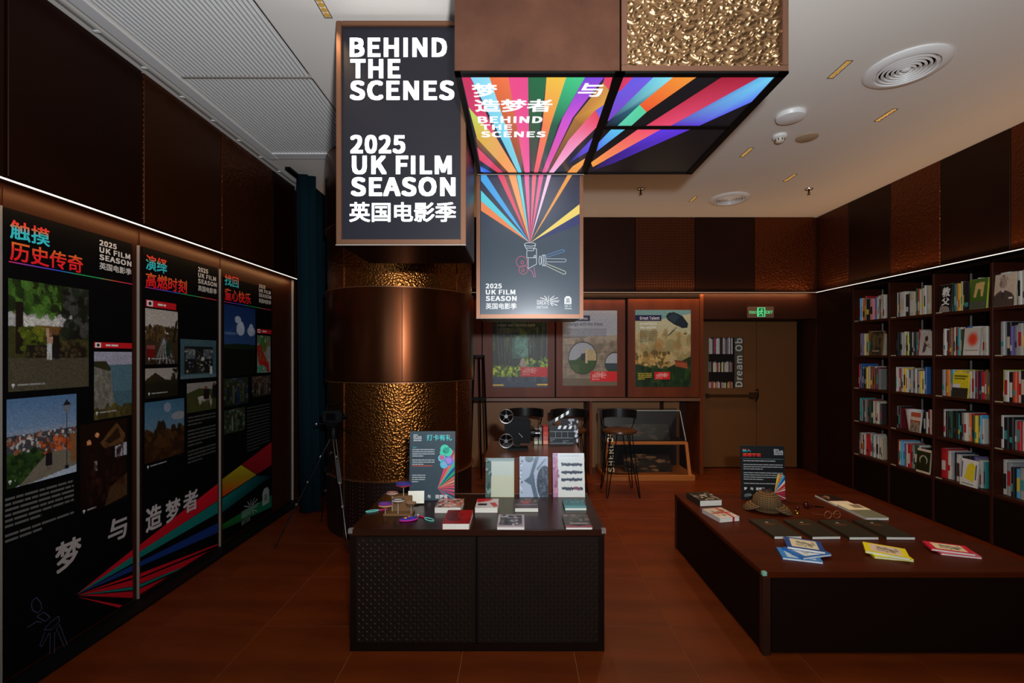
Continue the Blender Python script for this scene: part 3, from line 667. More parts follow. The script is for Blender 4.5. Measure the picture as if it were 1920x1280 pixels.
# ------------------------------------------------------------------ exhibition posters on the left wall
PX = -2.465
def WL(x, y): Y = -PX*F/(VX-x); return (Y, CH+(VY-y)*Y/F)
WF = Fr((PX, 0, 0), (0, 1, 0), (0, 0, 1))
def wrect(x0, x1, yt, yb):
    """yt/yb measured at the left edge"""
    Y0, zt = WL(x0, yt); Y1, _ = WL(x1, 600); return Y0, Y1, WL(x0, yb)[1], zt
def exh(label, x0, x1, ytop):
    Y0, zt = WL(x0, ytop); Y1 = WL(x1, 600)[0]
    t = thing('exhibition_poster', label, 'poster', (PX-.012, (Y0+Y1)/2, .04), group='three tall black exhibition posters')
    build('board', MB().box(PX-.011, PX, Y0, Y1, .04, zt), mat('poster_black', '050506', .6, spec=.1), t)
    return t, Y0, Y1, zt
def wt(mb, s, x0, x1, yt, yb, col=None, grad=None, bold=.02): u0, u1, v0, v1 = wrect(x0, x1, yt, yb); text(mb, WF, s, u0, u1, v0, v1, col, .0015, bold, grad=grad)
def rule(mb, Y0, Y1, z):
    cs = ['d03060', '8040c0', '3050d0', '20a050', '20a060', 'd04030', 'd03060']
    for k in range(6): frpoly(mb, WF, [(Y0+(Y1-Y0)*k/6, z-.003), (Y0+(Y1-Y0)*(k+1)/6, z-.003), (Y0+(Y1-Y0)*(k+1)/6, z+.003), (Y0+(Y1-Y0)*k/6, z+.003)], [cs[k], cs[k+1], cs[k+1], cs[k]], .001)
G1 = [(0, '38c8d0'), (.55, '38c8d0'), (.75, 'f06030'), (1, 'f02838')]; G2 = [(0, 'f01828'), (.6, 'f03028'), (1, 'f08030')]
def pic(t, cv, x0, x1, yt, yb, gain=1.0): cv.dim(gain); return picture('photo', cv, WF, *wrect(x0, x1, yt, yb), t, d=.001)
def part_text(t, name, fn): mb = MB(); fn(mb); return build(name, mb, PRINT, t)
def badge(t, x0, x1, yt, yb):
    u0, u1, v0, v1 = wrect(x0, x1, yt, yb); h = v1-v0
    mb = MB(); frpoly(mb, WF, [(u0, v0), (u1, v0), (u1, v1), (u0, v1)], 'c01820', .001); frrect(mb, WF, u0+.2*h, u0+1.3*h, v0+.08*h, v1-.08*h, 'e0d8d4', .0014); frpoly(mb, WF, circ(u0+.75*h, (v0+v1)/2, h*.28, 10), '301818', .0018)
    lines(mb, WF, u0+2.2*h, u1-.5*h, v1-.35*h, 1, h, h*.3, 'e8d8d0', 3, d=.0016); build('caption_ribbon', mb, PRINT, t)
def pin(mb, x, y, u1): Y, z = WL(x, y); frpoly(mb, WF, circ(Y, z, .008, 8), 'c8c8c4', .0018); frpoly(mb, WF, [(Y-.006, z-.004), (Y+.006, z-.004), (Y, z-.016)], 'c8c8c4', .0018); lines(mb, WF, Y+.02, Y+u1, z+.004, 1, .01, .009, '8c8c88', int(x), d=.0018)

t, Y0, Y1, zt = exh('nearest tall black poster, with photos of a garden, sea cliff and lamp-lit street', 5, 248, 387)
part_text(t, 'title_lettering', lambda m: (wt(m, '触摸', 18, 93, 410, 446, grad=G1), wt(m, '历史传奇', 18, 155, 450, 487, grad=G2)))
part_text(t, 'season_lettering', lambda m: season(m, WF, WL(186, 0)[0], WL(246, 0)[0], WL(186, 449)[1], WL(186, 504)[1], 'd8d0c4'))
part_text(t, 'rainbow_rule', lambda m: rule(m, WL(16, 0)[0], WL(248, 0)[0], WL(16, 490)[1]))
cv = Cv(84, 110, '30402c', '2a3024'); cv.rect(0, 1, .28, .5, 'a8a4a0').rect(0, 1, .42, .7, '3a3a1c').rect(.15, .6, .33, .42, 'c4c0b4').rect(.3, .7, .4, .46, '6a4a20')
cv.blobs(.0, .65, .0, .28, 150, .06, ['2c4a18', '3c6020', '1c3010', '4c7428', '1a2410']).blobs(.65, 1, 0, .5, 90, .06, ['141c14', '1c281a', '0c100c', '40403c'])
cv.rect(.08, .17, .2, .66, '1c1410').blobs(.15, .42, .42, .62, 60, .04, ['4c5c14', '3a4812', '70701c']).rect(.2, .95, .58, .7, '1c1812').blobs(.2, .95, .55, .7, 60, .03, ['30241a', '121008', '504828'], .7)
cv.rect(0, 1, .7, 1, '4a4434').ell(.475, .475, .025, .02, '8a5a40').rect(.44, .51, .5, .56, 'b08a70').rect(.435, .50, .56, .72, 'b8b8b4').ell(.545, .465, .025, .02, '6a4430').rect(.515, .60, .485, .6, '14100e').rect(.53, .60, .6, .71, '18141a').rect(.43, .46, .42, .5, 'b08a70')
pic(t, cv.noise(.12), 15, 166, 521, 735, .95)
cv = Cv(50, 90, 'a8a4b4', '94929c'); cv.rect(0, 1, .2, 1, '50707c').rect(0, 1, .6, .9, '44646e').poly([(0, .15), (.3, .14), (.42, .25), (.45, .5), (.5, .75), (.6, .8), (.5, .9), (0, .92)], '787468').poly([(0, .15), (.3, .14), (.42, .25), (.4, .3), (0, .22)], '2c2c18').blobs(0, .42, .3, .8, 60, .05, ['8a8474', '5c5a50', '6a6456'], .6).rect(0, 1, .85, 1, '4a4020').blobs(0, 1, .82, 1, 40, .06, ['3c3418', '5c5024'])
pic(t, cv.noise(.08), 176, 247, 659, 788, .9); badge(t, 176, 247, 641, 652)
cv = Cv(84, 110, '4c6c90', 'a8b4c0'); cv.rect(0, 1, .36, .44, '7c8ca0').rect(0, 1, .42, .65, '3c3c40').blobs(0, 1, .42, .66, 200, .022, ['b0a8a0', '70402c', '484850', '8a8a88', '302c2c', '9c5434', 'c8c4bc'], .9)
cv.blobs(.4, 1, .52, .72, 60, .04, ['a84c24', '8c3c1c', '603018', 'c06030'], .9).poly([(0, .62), (.5, .68), (.45, .9), (.1, 1), (0, 1)], '1c3014').blobs(0, .5, .62, .95, 90, .04, ['24401a', '142410', '304c1c'], .8)
cv.poly([(.55, .68), (.85, .68), (1, .8), (1, .9), (.25, 1.0), (.15, 1)], '706858').rect(.52, .62, .68, .84, '181418').rect(.545, .565, .84, .9, '604838').rect(.585, .60, .84, .9, '604838').ell(.57, .665, .03, .03, '40281c').rect(.83, .85, .2, .92, '141820').poly([(.78, .14), (.9, .14), (.87, .24), (.81, .24)], '6a7078').poly([(.77, .14), (.91, .14), (.84, .06)], '141820').rect(.81, .87, .88, .93, '141820').rect(.9, 1, .5, .85, '805430')
pic(t, cv.noise(.07), 12, 143, 749, 918, 1.0)
cv = Cv(50, 90, '140805', '100604'); cv.poly([(.4, .25), (.75, .04), (.95, .2), (.9, .3), (.5, .32)], '5c3c20').poly([(.5, .24), (.78, .1), (.85, .22), (.6, .28)], '28180c').ell(.34, .15, .04, .03, 'e89860').ell(.18, .22, .05, .03, 'e89860').rect(.72, .79, .32, .46, 'a8a8b0').rect(.81, .88, .31, .46, 'a8a8b0').rect(.9, .97, .3, .46, 'a8a8b0').rect(.28, .33, .44, .56, '908880').poly([(.6, .8), (1, .68), (1, .95), (.5, 1)], '48301c').rect(.5, .85, .6, .72, '1c0c08').blobs(.1, .9, .3, .9, 50, .05, ['28100a', '1c0c06', '381810'], .6)
pic(t, cv.noise(.1), 150, 238, 797, 965, .95)
def f(m):
    Ya, za = WL(9, 935); Yb = WL(138, 0)[0]; lines(m, WF, Ya, Yb, za, 8, .026, .012, '5c5c58', 7, par=(6,))
    
part_text(t, 'small_print', f)
for q_ in [(24, 722, .28), (181, 774, .25), (18, 903, .03), (157, 958, .13)]: part_text(t, 'photo_caption', lambda m: pin(m, *q_))
part_text(t, 'large_character', lambda m: wt(m, '梦', 103, 152, 1021, 1078, 'a49c98', bold=.03)); part_text(t, 'large_character', lambda m: wt(m, '与', 202, 238, 977, 1021, 'a49c98', bold=.03))
def wray(t, conv, rays, seed=0):
    mb = MB()
    for i, (pts, cols) in enumerate(rays):
        uv = [WL(*conv(*p)) for p in pts]; uv = [(u, max(v, .045)) for u, v in uv]
        frpoly(mb, WF, uv, cols, .0006+i*.00005)
    return build('ray_pattern', mb, PRINT, t)
c3 = lambda x, y: (x/2.5607, 780+y/2.5607); c5 = lambda x, y: (240+x/3.556, 780+y/3.556)
RD, TL_, BL_ = 'b01020', '0e6a62', '10306e'
wray(t, c3, [([(365, 857), (637, 640), (637, 672)], [RD]*3), ([(365, 857), (637, 672), (637, 705)], [TL_]*3), ([(365, 857), (637, 715), (637, 742)], ['203060', BL_, BL_]), ([(375, 857), (637, 762), (637, 775)], [RD]*3), ([(375, 858), (637, 785), (637, 817)], [RD]*3), ([(375, 859), (637, 819), (637, 833)], [TL_]*3), ([(375, 861), (637, 840), (637, 872)], [RD]*3), ([(375, 865), (637, 880), (637, 886)], [RD]*3), ([(375, 864), (637, 903), (637, 916)], ['c0b0a8']*3), ([(370, 867), (588, 955), (570, 972)], [RD]*3)])
mb = MB()
for P, closed in [([(150, 905), (155, 930), (180, 945), (200, 925), (195, 895), (175, 870), (155, 885)], 1), ([(175, 960), (210, 940), (240, 965), (215, 985)], 1), ([(130, 1015), (175, 985), (200, 990)], 0), ([(210, 1025), (240, 990), (280, 960), (285, 985), (245, 1025)], 1), ([(215, 1035), (190, 1100), (200, 1105), (235, 1040)], 0), ([(240, 1040), (238, 1140)], 0), ([(262, 1035), (260, 1140)], 0), ([(270, 1020), (310, 1110), (325, 1105), (285, 1000)], 1)]:
    stroke(mb, WF, [WL(*c3(*p)) for p in P], .004, '3c3c58', .001, bool(closed))
build('camera_outline', mb, PRINT, t)

t, Y0, Y1, zt = exh('middle tall black poster, with photos of a railway, teal shopfront and hilltop castle', 268, 408, 462)
part_text(t, 'title_lettering', lambda m: (wt(m, '演绎', 273, 313, 476, 505, grad=G1), wt(m, '高燃时刻', 273, 350, 509, 537, grad=G2)))
part_text(t, 'season_lettering', lambda m: season(m, WF, WL(371, 0)[0], WL(406, 0)[0], WL(371, 500)[1], WL(371, 545)[1], 'd0c8bc'))
part_text(t, 'rainbow_rule', lambda m: rule(m, WL(272, 0)[0], WL(406, 0)[0], WL(272, 538)[1]))
cv = Cv(60, 90, 'b4a89c', 'c0b4a8'); cv.rect(0, 1, .45, 1, '3a2c1c').blobs(0, 1, .32, .55, 110, .06, ['3a2c1c', '503c24', '2c2414', '5c4424'], .9).poly([(.9, .6), (1, .15), (.92, .2), (.82, .6)], '1c1c10').poly([(.5, .5), (.62, .5), (.95, 1), (.25, 1)], '4c4640')
for k in range(6): cv.poly([(.54, .52), (.56, .52), (.3+.12*k, 1), (.27+.12*k, 1)], '8c8880')
cv.rect(.05, .28, .68, .9, '6c1010').rect(.05, .28, .66, .72, '8a4040').rect(.62, .75, .6, .85, '1c3424').blobs(0, 1, .88, 1, 30, .04, ['1c140c', '30241a'])
pic(t, cv.noise(.08), 272, 333, 577, 683, .95); badge(t, 273, 330, 561, 574)
cv = Cv(56, 60, '3c5458', '344c50'); cv.rect(.1, .9, .18, .86, '181818').rect(.15, .4, .25, .5, '4c5458').rect(.6, .88, .25, .5, '4c5458').rect(.44, .56, .3, .86, '242420').blobs(.12, .88, .25, .85, 90, .025, ['808880', '302c28', '9c9488', '584838', '243434'], .8).rect(.8, .88, .7, .9, 'b0b0ac').ell(.6, .5, .04, .05, 'b0a898').rect(0, 1, .9, 1, '506468')
pic(t, cv.noise(.08), 338, 405, 635, 711, 1.0)
cv = Cv(60, 60, 'a4988c', 'b0a498'); cv.poly([(0, .4), (.3, .15), (.6, .4), (1, .45), (1, 1), (0, 1)], '2a2414').poly([(0, .5), (.5, .45), (1, .6), (1, 1), (0, 1)], '1c1a10').blobs(.8, 1, 0, .5, 30, .05, ['201c10'])
pic(t, cv.noise(.08), 272, 333, 691, 748, .9)
cv = Cv(56, 60, '8c847c', '7c7468'); cv.poly([(0, .35), (.4, .2), (1, .3), (1, 1), (0, 1)], '3a3c1c').poly([(.35, .5), (.75, .45), (.85, .7), (.8, .95), (.75, .7), (.5, .68), (.42, .8)], 'a89c90').rect(.55, .75, .25, .6, '1c1418').ell(.63, .2, .05, .05, '6c3c24').rect(.85, 1, .12, .6, '181418').ell(.92, .1, .05, .05, '5c3824').blobs(0, 1, .6, 1, 30, .07, ['444420', '30301a'], .5)
pic(t, cv.noise(.08), 350, 405, 719, 775, .95)
cv = Cv(64, 100, '386078', '788c98'); cv.ell(.55, .13, .09, .08, '9c94a4', .7).ell(.85, .3, .2, .07, 'a09490', .7).rect(0, 1, .52, 1, '2c1808').poly([(.27, .55), (.29, .4), (.32, .33), (.4, .36), (.45, .33), (.5, .4), (.54, .55), (.52, .62), (.26, .6)], '241c14').blobs(0, 1, .5, .75, 90, .07, ['3c2410', '28180a', '4c3014', '201408'], .9).blobs(0, 1, .7, 1, 60, .08, ['442810', '301a0a', '281408'], .8)
pic(t, cv.noise(.07), 271, 345, 755, 870, .95)
def f(m):
    Ya, za = WL(352, 782); lines(m, WF, Ya, WL(404, 0)[0], za, 12, .027, .012, '484844', 17, par=(3, 8))
part_text(t, 'small_print', f)
for q_ in [(277, 875, .3), (279, 672, .3), (279, 738, .3)]: part_text(t, 'photo_caption', lambda m: pin(m, *q_))
wray(t, c5, [([(75, 860), (598, 450), (598, 562), (75, 905)], [RD, 'c01424', RD, RD]), ([(75, 905), (598, 566), (598, 645), (75, 945)], [TL_]*4), ([(75, 972), (598, 712), (598, 775), (75, 1003)], [BL_]*4), ([(75, 1050), (598, 850), (598, 892), (75, 1075)], [RD]*4), ([(75, 1085), (535, 948), (365, 1060), (75, 1118)], [RD]*4), ([(75, 1122), (365, 1062), (330, 1090), (75, 1142)], [TL_]*4), ([(75, 1150), (270, 1128), (150, 1205), (75, 1205)], [RD]*4)])
part_text(t, 'large_character', lambda m: wt(m, '造', 273, 303, 953, 1000, 'b0a8a4', bold=.03)); part_text(t, 'large_character', lambda m: wt(m, '梦', 310, 338, 941, 983, 'b0a8a4', bold=.03)); part_text(t, 'large_character', lambda m: wt(m, '者', 343, 371, 925, 965, 'b0a8a4', bold=.03))

t, Y0, Y1, zt = exh('farthest tall black poster beside the curtain, with a blue-sky photo', 420, 510, 518)
part_text(t, 'title_lettering', lambda m: (wt(m, '找回', 421, 447, 513, 534, grad=G1), wt(m, '童心快乐', 421, 470, 539, 562, grad=G2)))
part_text(t, 'season_lettering', lambda m: season(m, WF, WL(485, 0)[0], WL(508, 0)[0], WL(485, 532)[1], WL(485, 567)[1], 'd0c8bc'))
part_text(t, 'rainbow_rule', lambda m: rule(m, WL(420, 0)[0], WL(508, 0)[0], WL(420, 565)[1]))
cv = Cv(64, 100, '142c5c', '3c5c84'); cv.ell(.42, .2, .1, .05, 'a8b4c4').ell(.5, .33, .13, .09, 'b0b8c4').ell(.52, .28, .08, .06, 'b8c0cc').ell(.85, .35, .13, .07, 'a4acb8').ell(.85, .3, .07, .06, 'b0b8c4').ell(.2, .4, .2, .02, '6c84a4', .6).rect(0, 1, .56, 1, '0e130c').ell(.5, .58, .6, .04, '1a2418')
pic(t, cv.noise(.05), 420, 478.5, 569, 706, .95); badge(t, 482, 508.5, 616, 624)
cv = Cv(36, 60, '506840', 'a0a098'); cv.poly([(0, .3), (.4, .2), (.5, .5), (.9, .8), (.9, 1), (.3, .9), (.1, .7)], 'a82418').ell(.5, .25, .25, .2, '3c6c2c').ell(.2, .4, .2, .15, '982c20').ell(.3, .9, .4, .1, '4c8c6c').rect(.7, 1, .3, .7, '949088').blobs(0, 1, 0, 1, 25, .05, ['c83020', '4c7c3c', 'c0b8a8'], .7)
pic(t, cv.noise(.08), 482, 507, 628, 699, .95)
for (x0, x1, yt, yb, pal) in [(419, 465, 710, 763, ['303824', '1c2414', '5c5c58', '243058', '485030']), (472, 507, 706, 745, ['5c4438', '282018', '84705c', '403430', '6c5850']), (420, 459, 770, 815, ['34402c', '2c3820', '787c74', '505c38', '1c2414'])]:
    cv = Cv(40, 44, pal[0], pal[1]); cv.blobs(0, 1, 0, 1, 70, .08, pal, .8)
    for k in range(4): cv.rect(.15+.2*k, .22+.2*k, .3+.05*(k % 2), .9, pal[(k+1) % 5]).ell(.185+.2*k, .27+.05*(k % 2), .04, .05, '7c5c44')
    pic(t, cv.noise(.08), x0, x1, yt, yb, .8)
def f(m): Ya, za = WL(463, 764); lines(m, WF, Ya, WL(506, 0)[0], za, 14, .03, .012, '3c3c38', 27)
part_text(t, 'caption_lettering', f)
wray(t, c5, [([(628, 420), (755, 325), (855, 390), (628, 540)], ['8a7410', 'a89818', '9c8014', 'b02810']), ([(758, 322), (957, 172), (957, 325), (857, 388)], ['801018', 'a01820', '901420', '7c1018']), ([(628, 548), (855, 395), (957, 400), (628, 640)], [TL_, '0e4048', '06141c', '0c4848']), ([(628, 720), (957, 525), (957, 605), (628, 758)], ['105c18', '0c6048', '0c6048', '0c4010']), ([(628, 850), (775, 795), (700, 848), (628, 887)], [RD]*4), ])
mb = MB(); a, b = WL(*c5(755, 730)); c_, d_ = WL(*c5(870, 600)); great_logo(mb, WF, a, c_, b, b+.19, '8c948c', .0018); build('logo', mb, PRINT, t)
mb = MB(); a, b = WL(*c5(895, 600)); frpoly(mb, WF, [(a, b), (a+.12, b), (a+.12, b+.12), (a+.09, b+.16), (a+.03, b+.16), (a, b+.12)], '8c948c', .0018); text(mb, WF, '英', a+.03, a+.09, b+.03, b+.1, '103820', .002, .01); build('badge_logo', mb, PRINT, t)

# ------------------------------------------------------------------ back wall cabinet with sliding doors and posters
cbn = thing('wall_cabinet', 'built-in brown wall cabinet with three poster-covered sliding doors over an open niche', 'cabinet', (.7, 6.35, 0))
build('carcass', MB().box(-1.0, 2.425, 6.19, 6.55, 1.03, 2.40), DARKW, cbn)
build('counter', MB().box(-1.0, 2.425, 6.10, 6.56, .99, 1.03), mat('counter_edge', '6a4630', .4), cbn, bevel=.003)
build('top_rail', MB().box(-1.0, 2.425, 6.13, 6.19, 2.365, 2.425), DARKW, cbn, bevel=.003)
def bx(x): return (x-VX)*6.14/F
CDW = mat('cabinet_door_wood', '')
for x0, x1, y in [(905, 1040, 6.14), (1043, 1172.5, 6.15), (1177, 1311, 6.13)]:
    build('door', MB().box(bx(x0), bx(x1), y, y+.03, 1.04, 2.355), CDW, cbn, bevel=.004)
build('door', MB().box(-.99, bx(903), 6.15, 6.18, 1.04, 2.355), CDW, cbn, bevel=.004)
def bp(label, x0, x1, yt, yb, y, cv, fn):
    Y = y; f_ = Fr((0, Y-.002, 0), (1, 0, 0), (0, 0, 1)); u0, u1, v0, v1 = pxr(x0, x1, yt, yb, Y)
    t = thing('wall_poster', label, 'poster', ((u0+u1)/2, Y-.001, v0), group='travel posters on the cabinet doors')
    build('sheet', MB().box(u0, u1, Y-.0018, Y-.0006, v0, v1), mat('paper_white', 'd8d8d4', .6), t)
    picture('picture', cv, f_, u0, u1, v0, v1, t, d=.0004)
    fn(t, f_, lambda x, y: ((x-VX)*Y/F, CH+(VY-y)*Y/F)); return t
def sheet_text(t, name, mb): return build(name, mb, PRINT, t)
cv = Cv(120, 166, '141c12', '1c2818'); cv.blobs(0, 1, 0, .5, 260, .06, ['1c2c14', '14200e', '304018', '0c140a', '26361a'], .8)
cv.poly([(.42, .85), (.52, .62), (.6, .62), (.62, .7), (.95, .86)], '6c6458').rect(.35, .75, .35, .62, '304c44', .7).blobs(.4, .7, .35, .6, 50, .05, ['3c6058', '4c7064', '2c4c40'], .6)
for (a, b, c_, w_) in [(.05, .1, .12, .05), (.2, .25, .22, .04), (.35, .0, .28, .025), (.12, .0, .17, .03), (.75, .0, .7, .04), (.9, .1, .85, .05), (.98, 0, .95, .05), (.66, .1, .66, .02), (.6, .0, .78, .02)]:
    cv.poly([(a-w_/2, b), (a+w_/2, b), (c_+w_, .78), (c_-w_, .78)], '1a1810').poly([(a, b), (a+w_/3, b), (c_+w_*.6, .78), (c_+w_*.2, .78)], '3c4838', .7)
for k in range(7): cv.poly([(.5+.02*k, .3), (.52+.02*k, .3), (.2+.13*k+.02, 0), (.2+.13*k, 0)], '38441c', .7)
cv.blobs(.0, .5, .72, .86, 90, .03, ['5c7020', '7c8c28', '3c5018', '2c3c14'], .9).blobs(.6, 1, .62, .8, 60, .03, ['4c6820', '6c8024', '2c4818'], .9).rect(0, 1, .86, 1, '2c3440').blobs(0, 1, .88, .97, 10, .05, ['3c4450', '20242c'], .6).rect(0, .2, .955, .975, 'a08430').rect(.8, 1, .95, .97, 'a08430')
def fn(t, f_, P):
    m = MB(); u, v = P(933, 613); text(m, f_, 'Love our landscape', u, u+.5, v, v+.05, 'b0aca0', .001, .01); lines(m, f_, u, u+.32, v-.02, 5, .016, .006, '787868', 5); sheet_text(t, 'lettering', m)
    m = MB(); a = P(976.5, 706); b = P(1026.5, 688); frrect(m, f_, a[0], b[0], a[1], b[1], 'c81c20', .001); great_logo(m, f_, a[0]+.02, a[0]+.22, a[1]+.02, b[1]-.0, 'e8c0bc', .0016); sheet_text(t, 'logo_label', m)
cv.a = np.clip(cv.a*1.5, 0, 1)
bp('poster of a road through a tunnel of dark twisted beech trees, leftmost cabinet door', 924, 1027, 583, 726, 6.14, cv.noise(.12), fn)
cv = Cv(120, 166, 'a4acb8', 'b8b4b4'); cv.rect(0, 1, .345, 1, '8a8070').poly([(0, .38), (.5, .345), (1, .325), (1, .42), (0, .45)], 'a89c88').blobs(0, 1, .38, 1, 240, .05, ['8c826e', '6c6252', '9c927e', '7c7260'], .5)
for y in (.46, .55, .64, .75, .86): cv.rect(0, 1, y, y+.006, '5c5446', .7)
cv.ell(.37, .63, .265, .22, '3c382e').ell(.37, .63, .25, .205, 'a0a8b4').ell(.96, .7, .19, .15, '3c382e').ell(.96, .7, .175, .135, 'a4acb8')
m_ = ((cv.x-.37)/.25)**2+((cv.y-.63)/.205)**2 < 1; cv.put(m_ & (cv.y > .66-.1*np.exp(-((cv.x-.42)/.12)**2)), '34501c').put(m_ & (cv.y > .72) & (cv.x < .3), '44602c').put(m_ & (cv.x > .42) & (cv.x < .62) & (cv.y > .52) & (cv.y < .66), 'b0a078').put(m_ & (cv.x > .34) & (cv.x < .42) & (cv.y > .57) & (cv.y < .66), '2c2c30').put(m_ & (cv.x > .42) & (cv.x < .46) & (cv.y > .5) & (cv.y < .7), 'c0b088')
m_ = ((cv.x-.96)/.175)**2+((cv.y-.7)/.135)**2 < 1; cv.put(m_ & (cv.y > .7), '34444c').put(m_ & (cv.y > .78), '2c4428'); cv.rect(0, 1, .9, 1, '6c6250')
def fn(t, f_, P):
    m = MB(); a = P(1060, 601); b = P(1106, 592); frrect(m, f_, a[0]-.03, b[0], a[1]-.005, b[1]+.005, '201848', .001); text(m, f_, 'Great Stories', a[0], b[0]-.03, a[1]+.012, b[1]-.012, 'd0d0d8', .0014, .02); sheet_text(t, 'title_label', m)
    m = MB(); a = P(1063, 612); b = P(1130, 604); text(m, f_, 'change with the times', a[0], b[0], a[1], b[1], '303440', .001, .012); lines(m, f_, a[0], b[0]+.05, a[1]-.03, 6, .022, .008, '6a6c74', 8); sheet_text(t, 'lettering', m)
    m = MB(); a = P(1107, 715); b = P(1157, 696); frrect(m, f_, a[0], b[0], a[1], b[1], 'd02024', .001); great_logo(m, f_, a[0]+.02, a[0]+.22, a[1]+.02, b[1], 'f0d0cc', .0016); sheet_text(t, 'logo_label', m)
bp('poster of a castle seen through round stone arches, middle cabinet door', 1055, 1157, 582, 723, 6.15, cv.noise(.05), fn)
cv = Cv(120, 166, 'b8bc9c', 'c0b488'); cv.poly([(0, 0), (1, 0), (1, .05), (.5, .12), (0, .1)], '5c94a0', .8).rect(0, 1, .45, .75, 'a89460').blobs(0, 1, .3, .7, 160, .07, ['b4a470', '8c8054', 'c4b484', '989060', 'a87c44'], .5).blobs(0, .6, .55, .75, 120, .035, ['705c34', 'b08c4c', 'd0b068', '544c28'], .8).rect(0, 1, .76, 1, '1c3018').poly([(0, .7), (.5, .78), (1, .6), (1, 1), (0, 1)], '20361c').blobs(0, 1, .75, 1, 90, .05, ['1c3418', '122410', '2c4820'], .7)
cv.poly([(.55, .08), (.6, .04), (.7, .03), (.85, .08), (.95, .18), (.94, .23), (.85, .24), (.7, .19), (.58, .13)], '1c2834').poly([(.58, .1), (.7, .05), (.8, .09), (.7, .17)], '2c4050', .8).poly([(.74, .22), (.76, .22), (.6, .34), (.585, .335)], '241c18')
cv.poly([(.71, .65), (.93, .67), (.94, .76), (.72, .73)], 'a05030').poly([(.71, .65), (.93, .67), (.93, .69), (.71, .67)], '6c3420').ell(.9, .31, .03, .012, '605c38')
def fn(t, f_, P):
    m = MB(); a = P(1198, 600); b = P(1240, 592); frrect(m, f_, P(1191, 0)[0], b[0], a[1]-.01, b[1]+.01, '1c1648', .001); text(m, f_, 'Great Talent', a[0]+.01, b[0]-.025, a[1]+.006, b[1]-.006, 'e0e0e8', .0014, .02); sheet_text(t, 'title_label', m)
    m = MB(); a = P(1200, 609); b = P(1231, 604); text(m, f_, 'entertains', a[0], b[0], a[1], b[1], 'f0f0ec', .001, .02); a = P(1200, 616); b = P(1229, 611); text(m, f_, 'the world', a[0], b[0], a[1], b[1], 'f0f0ec', .001, .02); lines(m, f_, a[0], b[0]+.02, a[1]-.03, 9, .018, .006, '4c5040', 9); sheet_text(t, 'lettering', m)
    m = MB(); a = P(1227, 711); b = P(1256, 697); frrect(m, f_, a[0], b[0], a[1], b[1], 'd42020', .001); great_logo(m, f_, a[0]+.02, b[0]-.02, a[1]+.012, b[1]-.01, 'f0d0cc', .0016); sheet_text(t, 'logo_label', m)
    m = MB(); a = P(1196, 710); b = P(1222, 699); lines(m, f_, a[0], b[0], b[1], 4, .024, .014, 'b09c30', 4); sheet_text(t, 'small_print', m)
bp('poster with a dark umbrella and brown suitcase over a green valley, rightmost cabinet door', 1191, 1295, 581, 725, 6.13, cv.noise(.05), fn)

# ------------------------------------------------------------------ bookcase along the right wall
bc = thing('bookcase', 'long dark wooden built-in bookcase filling the right wall', 'bookcase', (4.15, 4.0, 0))
YS = [5.49, 4.955, 4.425, 3.88, 3.34, 2.80]; SH = [.435, .825, 1.215, 1.60, 2.005]
for k, y in enumerate(YS):
    build('side_panel' if k in (0, 5) else 'divider', MB().box(4.0, 4.33, y-.012, y+.012, 0, 2.41), SHELFW, bc, bevel=.002, seg=1)
for k in range(5):
    y0, y1 = YS[k+1]+.012, YS[k]-.012
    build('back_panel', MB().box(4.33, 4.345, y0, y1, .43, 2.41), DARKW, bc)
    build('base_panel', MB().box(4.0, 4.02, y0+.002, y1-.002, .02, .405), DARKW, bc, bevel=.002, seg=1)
    for z in SH: build('shelf', MB().box(4.005, 4.33, y0, y1, z-.028, z), SHELFW, bc, bevel=.002, seg=1)
for k in range(5):      # small price labels on the shelf lips and a metal shelf standard in every bay
    build('shelf_standard', MB().box(4.315, 4.328, YS[k]-.05, YS[k]-.042, .44, 2.38), STEEL, bc)
    for j, z in enumerate(SH):
        if (k+j) % 4 != 3: build('shelf_label', MB().box(3.999, 4.0045, YS[k]-.09, YS[k]-.03, z-.006, z+.004), mat('label_pale', 'a8a488' if 1 else '', .5), bc)
build('top_panel', MB().box(4.0, 4.33, YS[-1]+.012, YS[0]-.012, 2.385, 2.41), DARKW, bc)
# near end of the right wall, cupboard fronts outside the picture
build('wall_right_lower', MB().box(4.0, 4.36, -3.2, 2.785, 0, 2.43), WOOD, kind='structure').name = 'wall_right.001'

BKM = {}
PALB = dict(w='cbc7bc', c='bfb296', g='7c7c78', s='9e9e9a', k='1c1c1e', r='b42026', m='6a1c22', o='e0781e', y='e0c030', e='24523a', l='b0c03c', t='3a8f8c', b='2f5f9c', n='1c2848', p='6c5c98', i='d88c90', B='7c5434', a='5ab0d8', d='3c3430', v='c84828')
CN = dict(w='white', c='cream', g='grey', s='silver-grey', k='black', r='red', m='dark red', o='orange', y='yellow', e='dark green', l='lime green', t='teal', b='blue', n='navy', p='purple', i='pink', B='brown', a='light blue', d='charcoal', v='rust red')
def cm(c): return mat('book_cover_'+CN[c].replace(' ', '_'), PALB[c], .45)
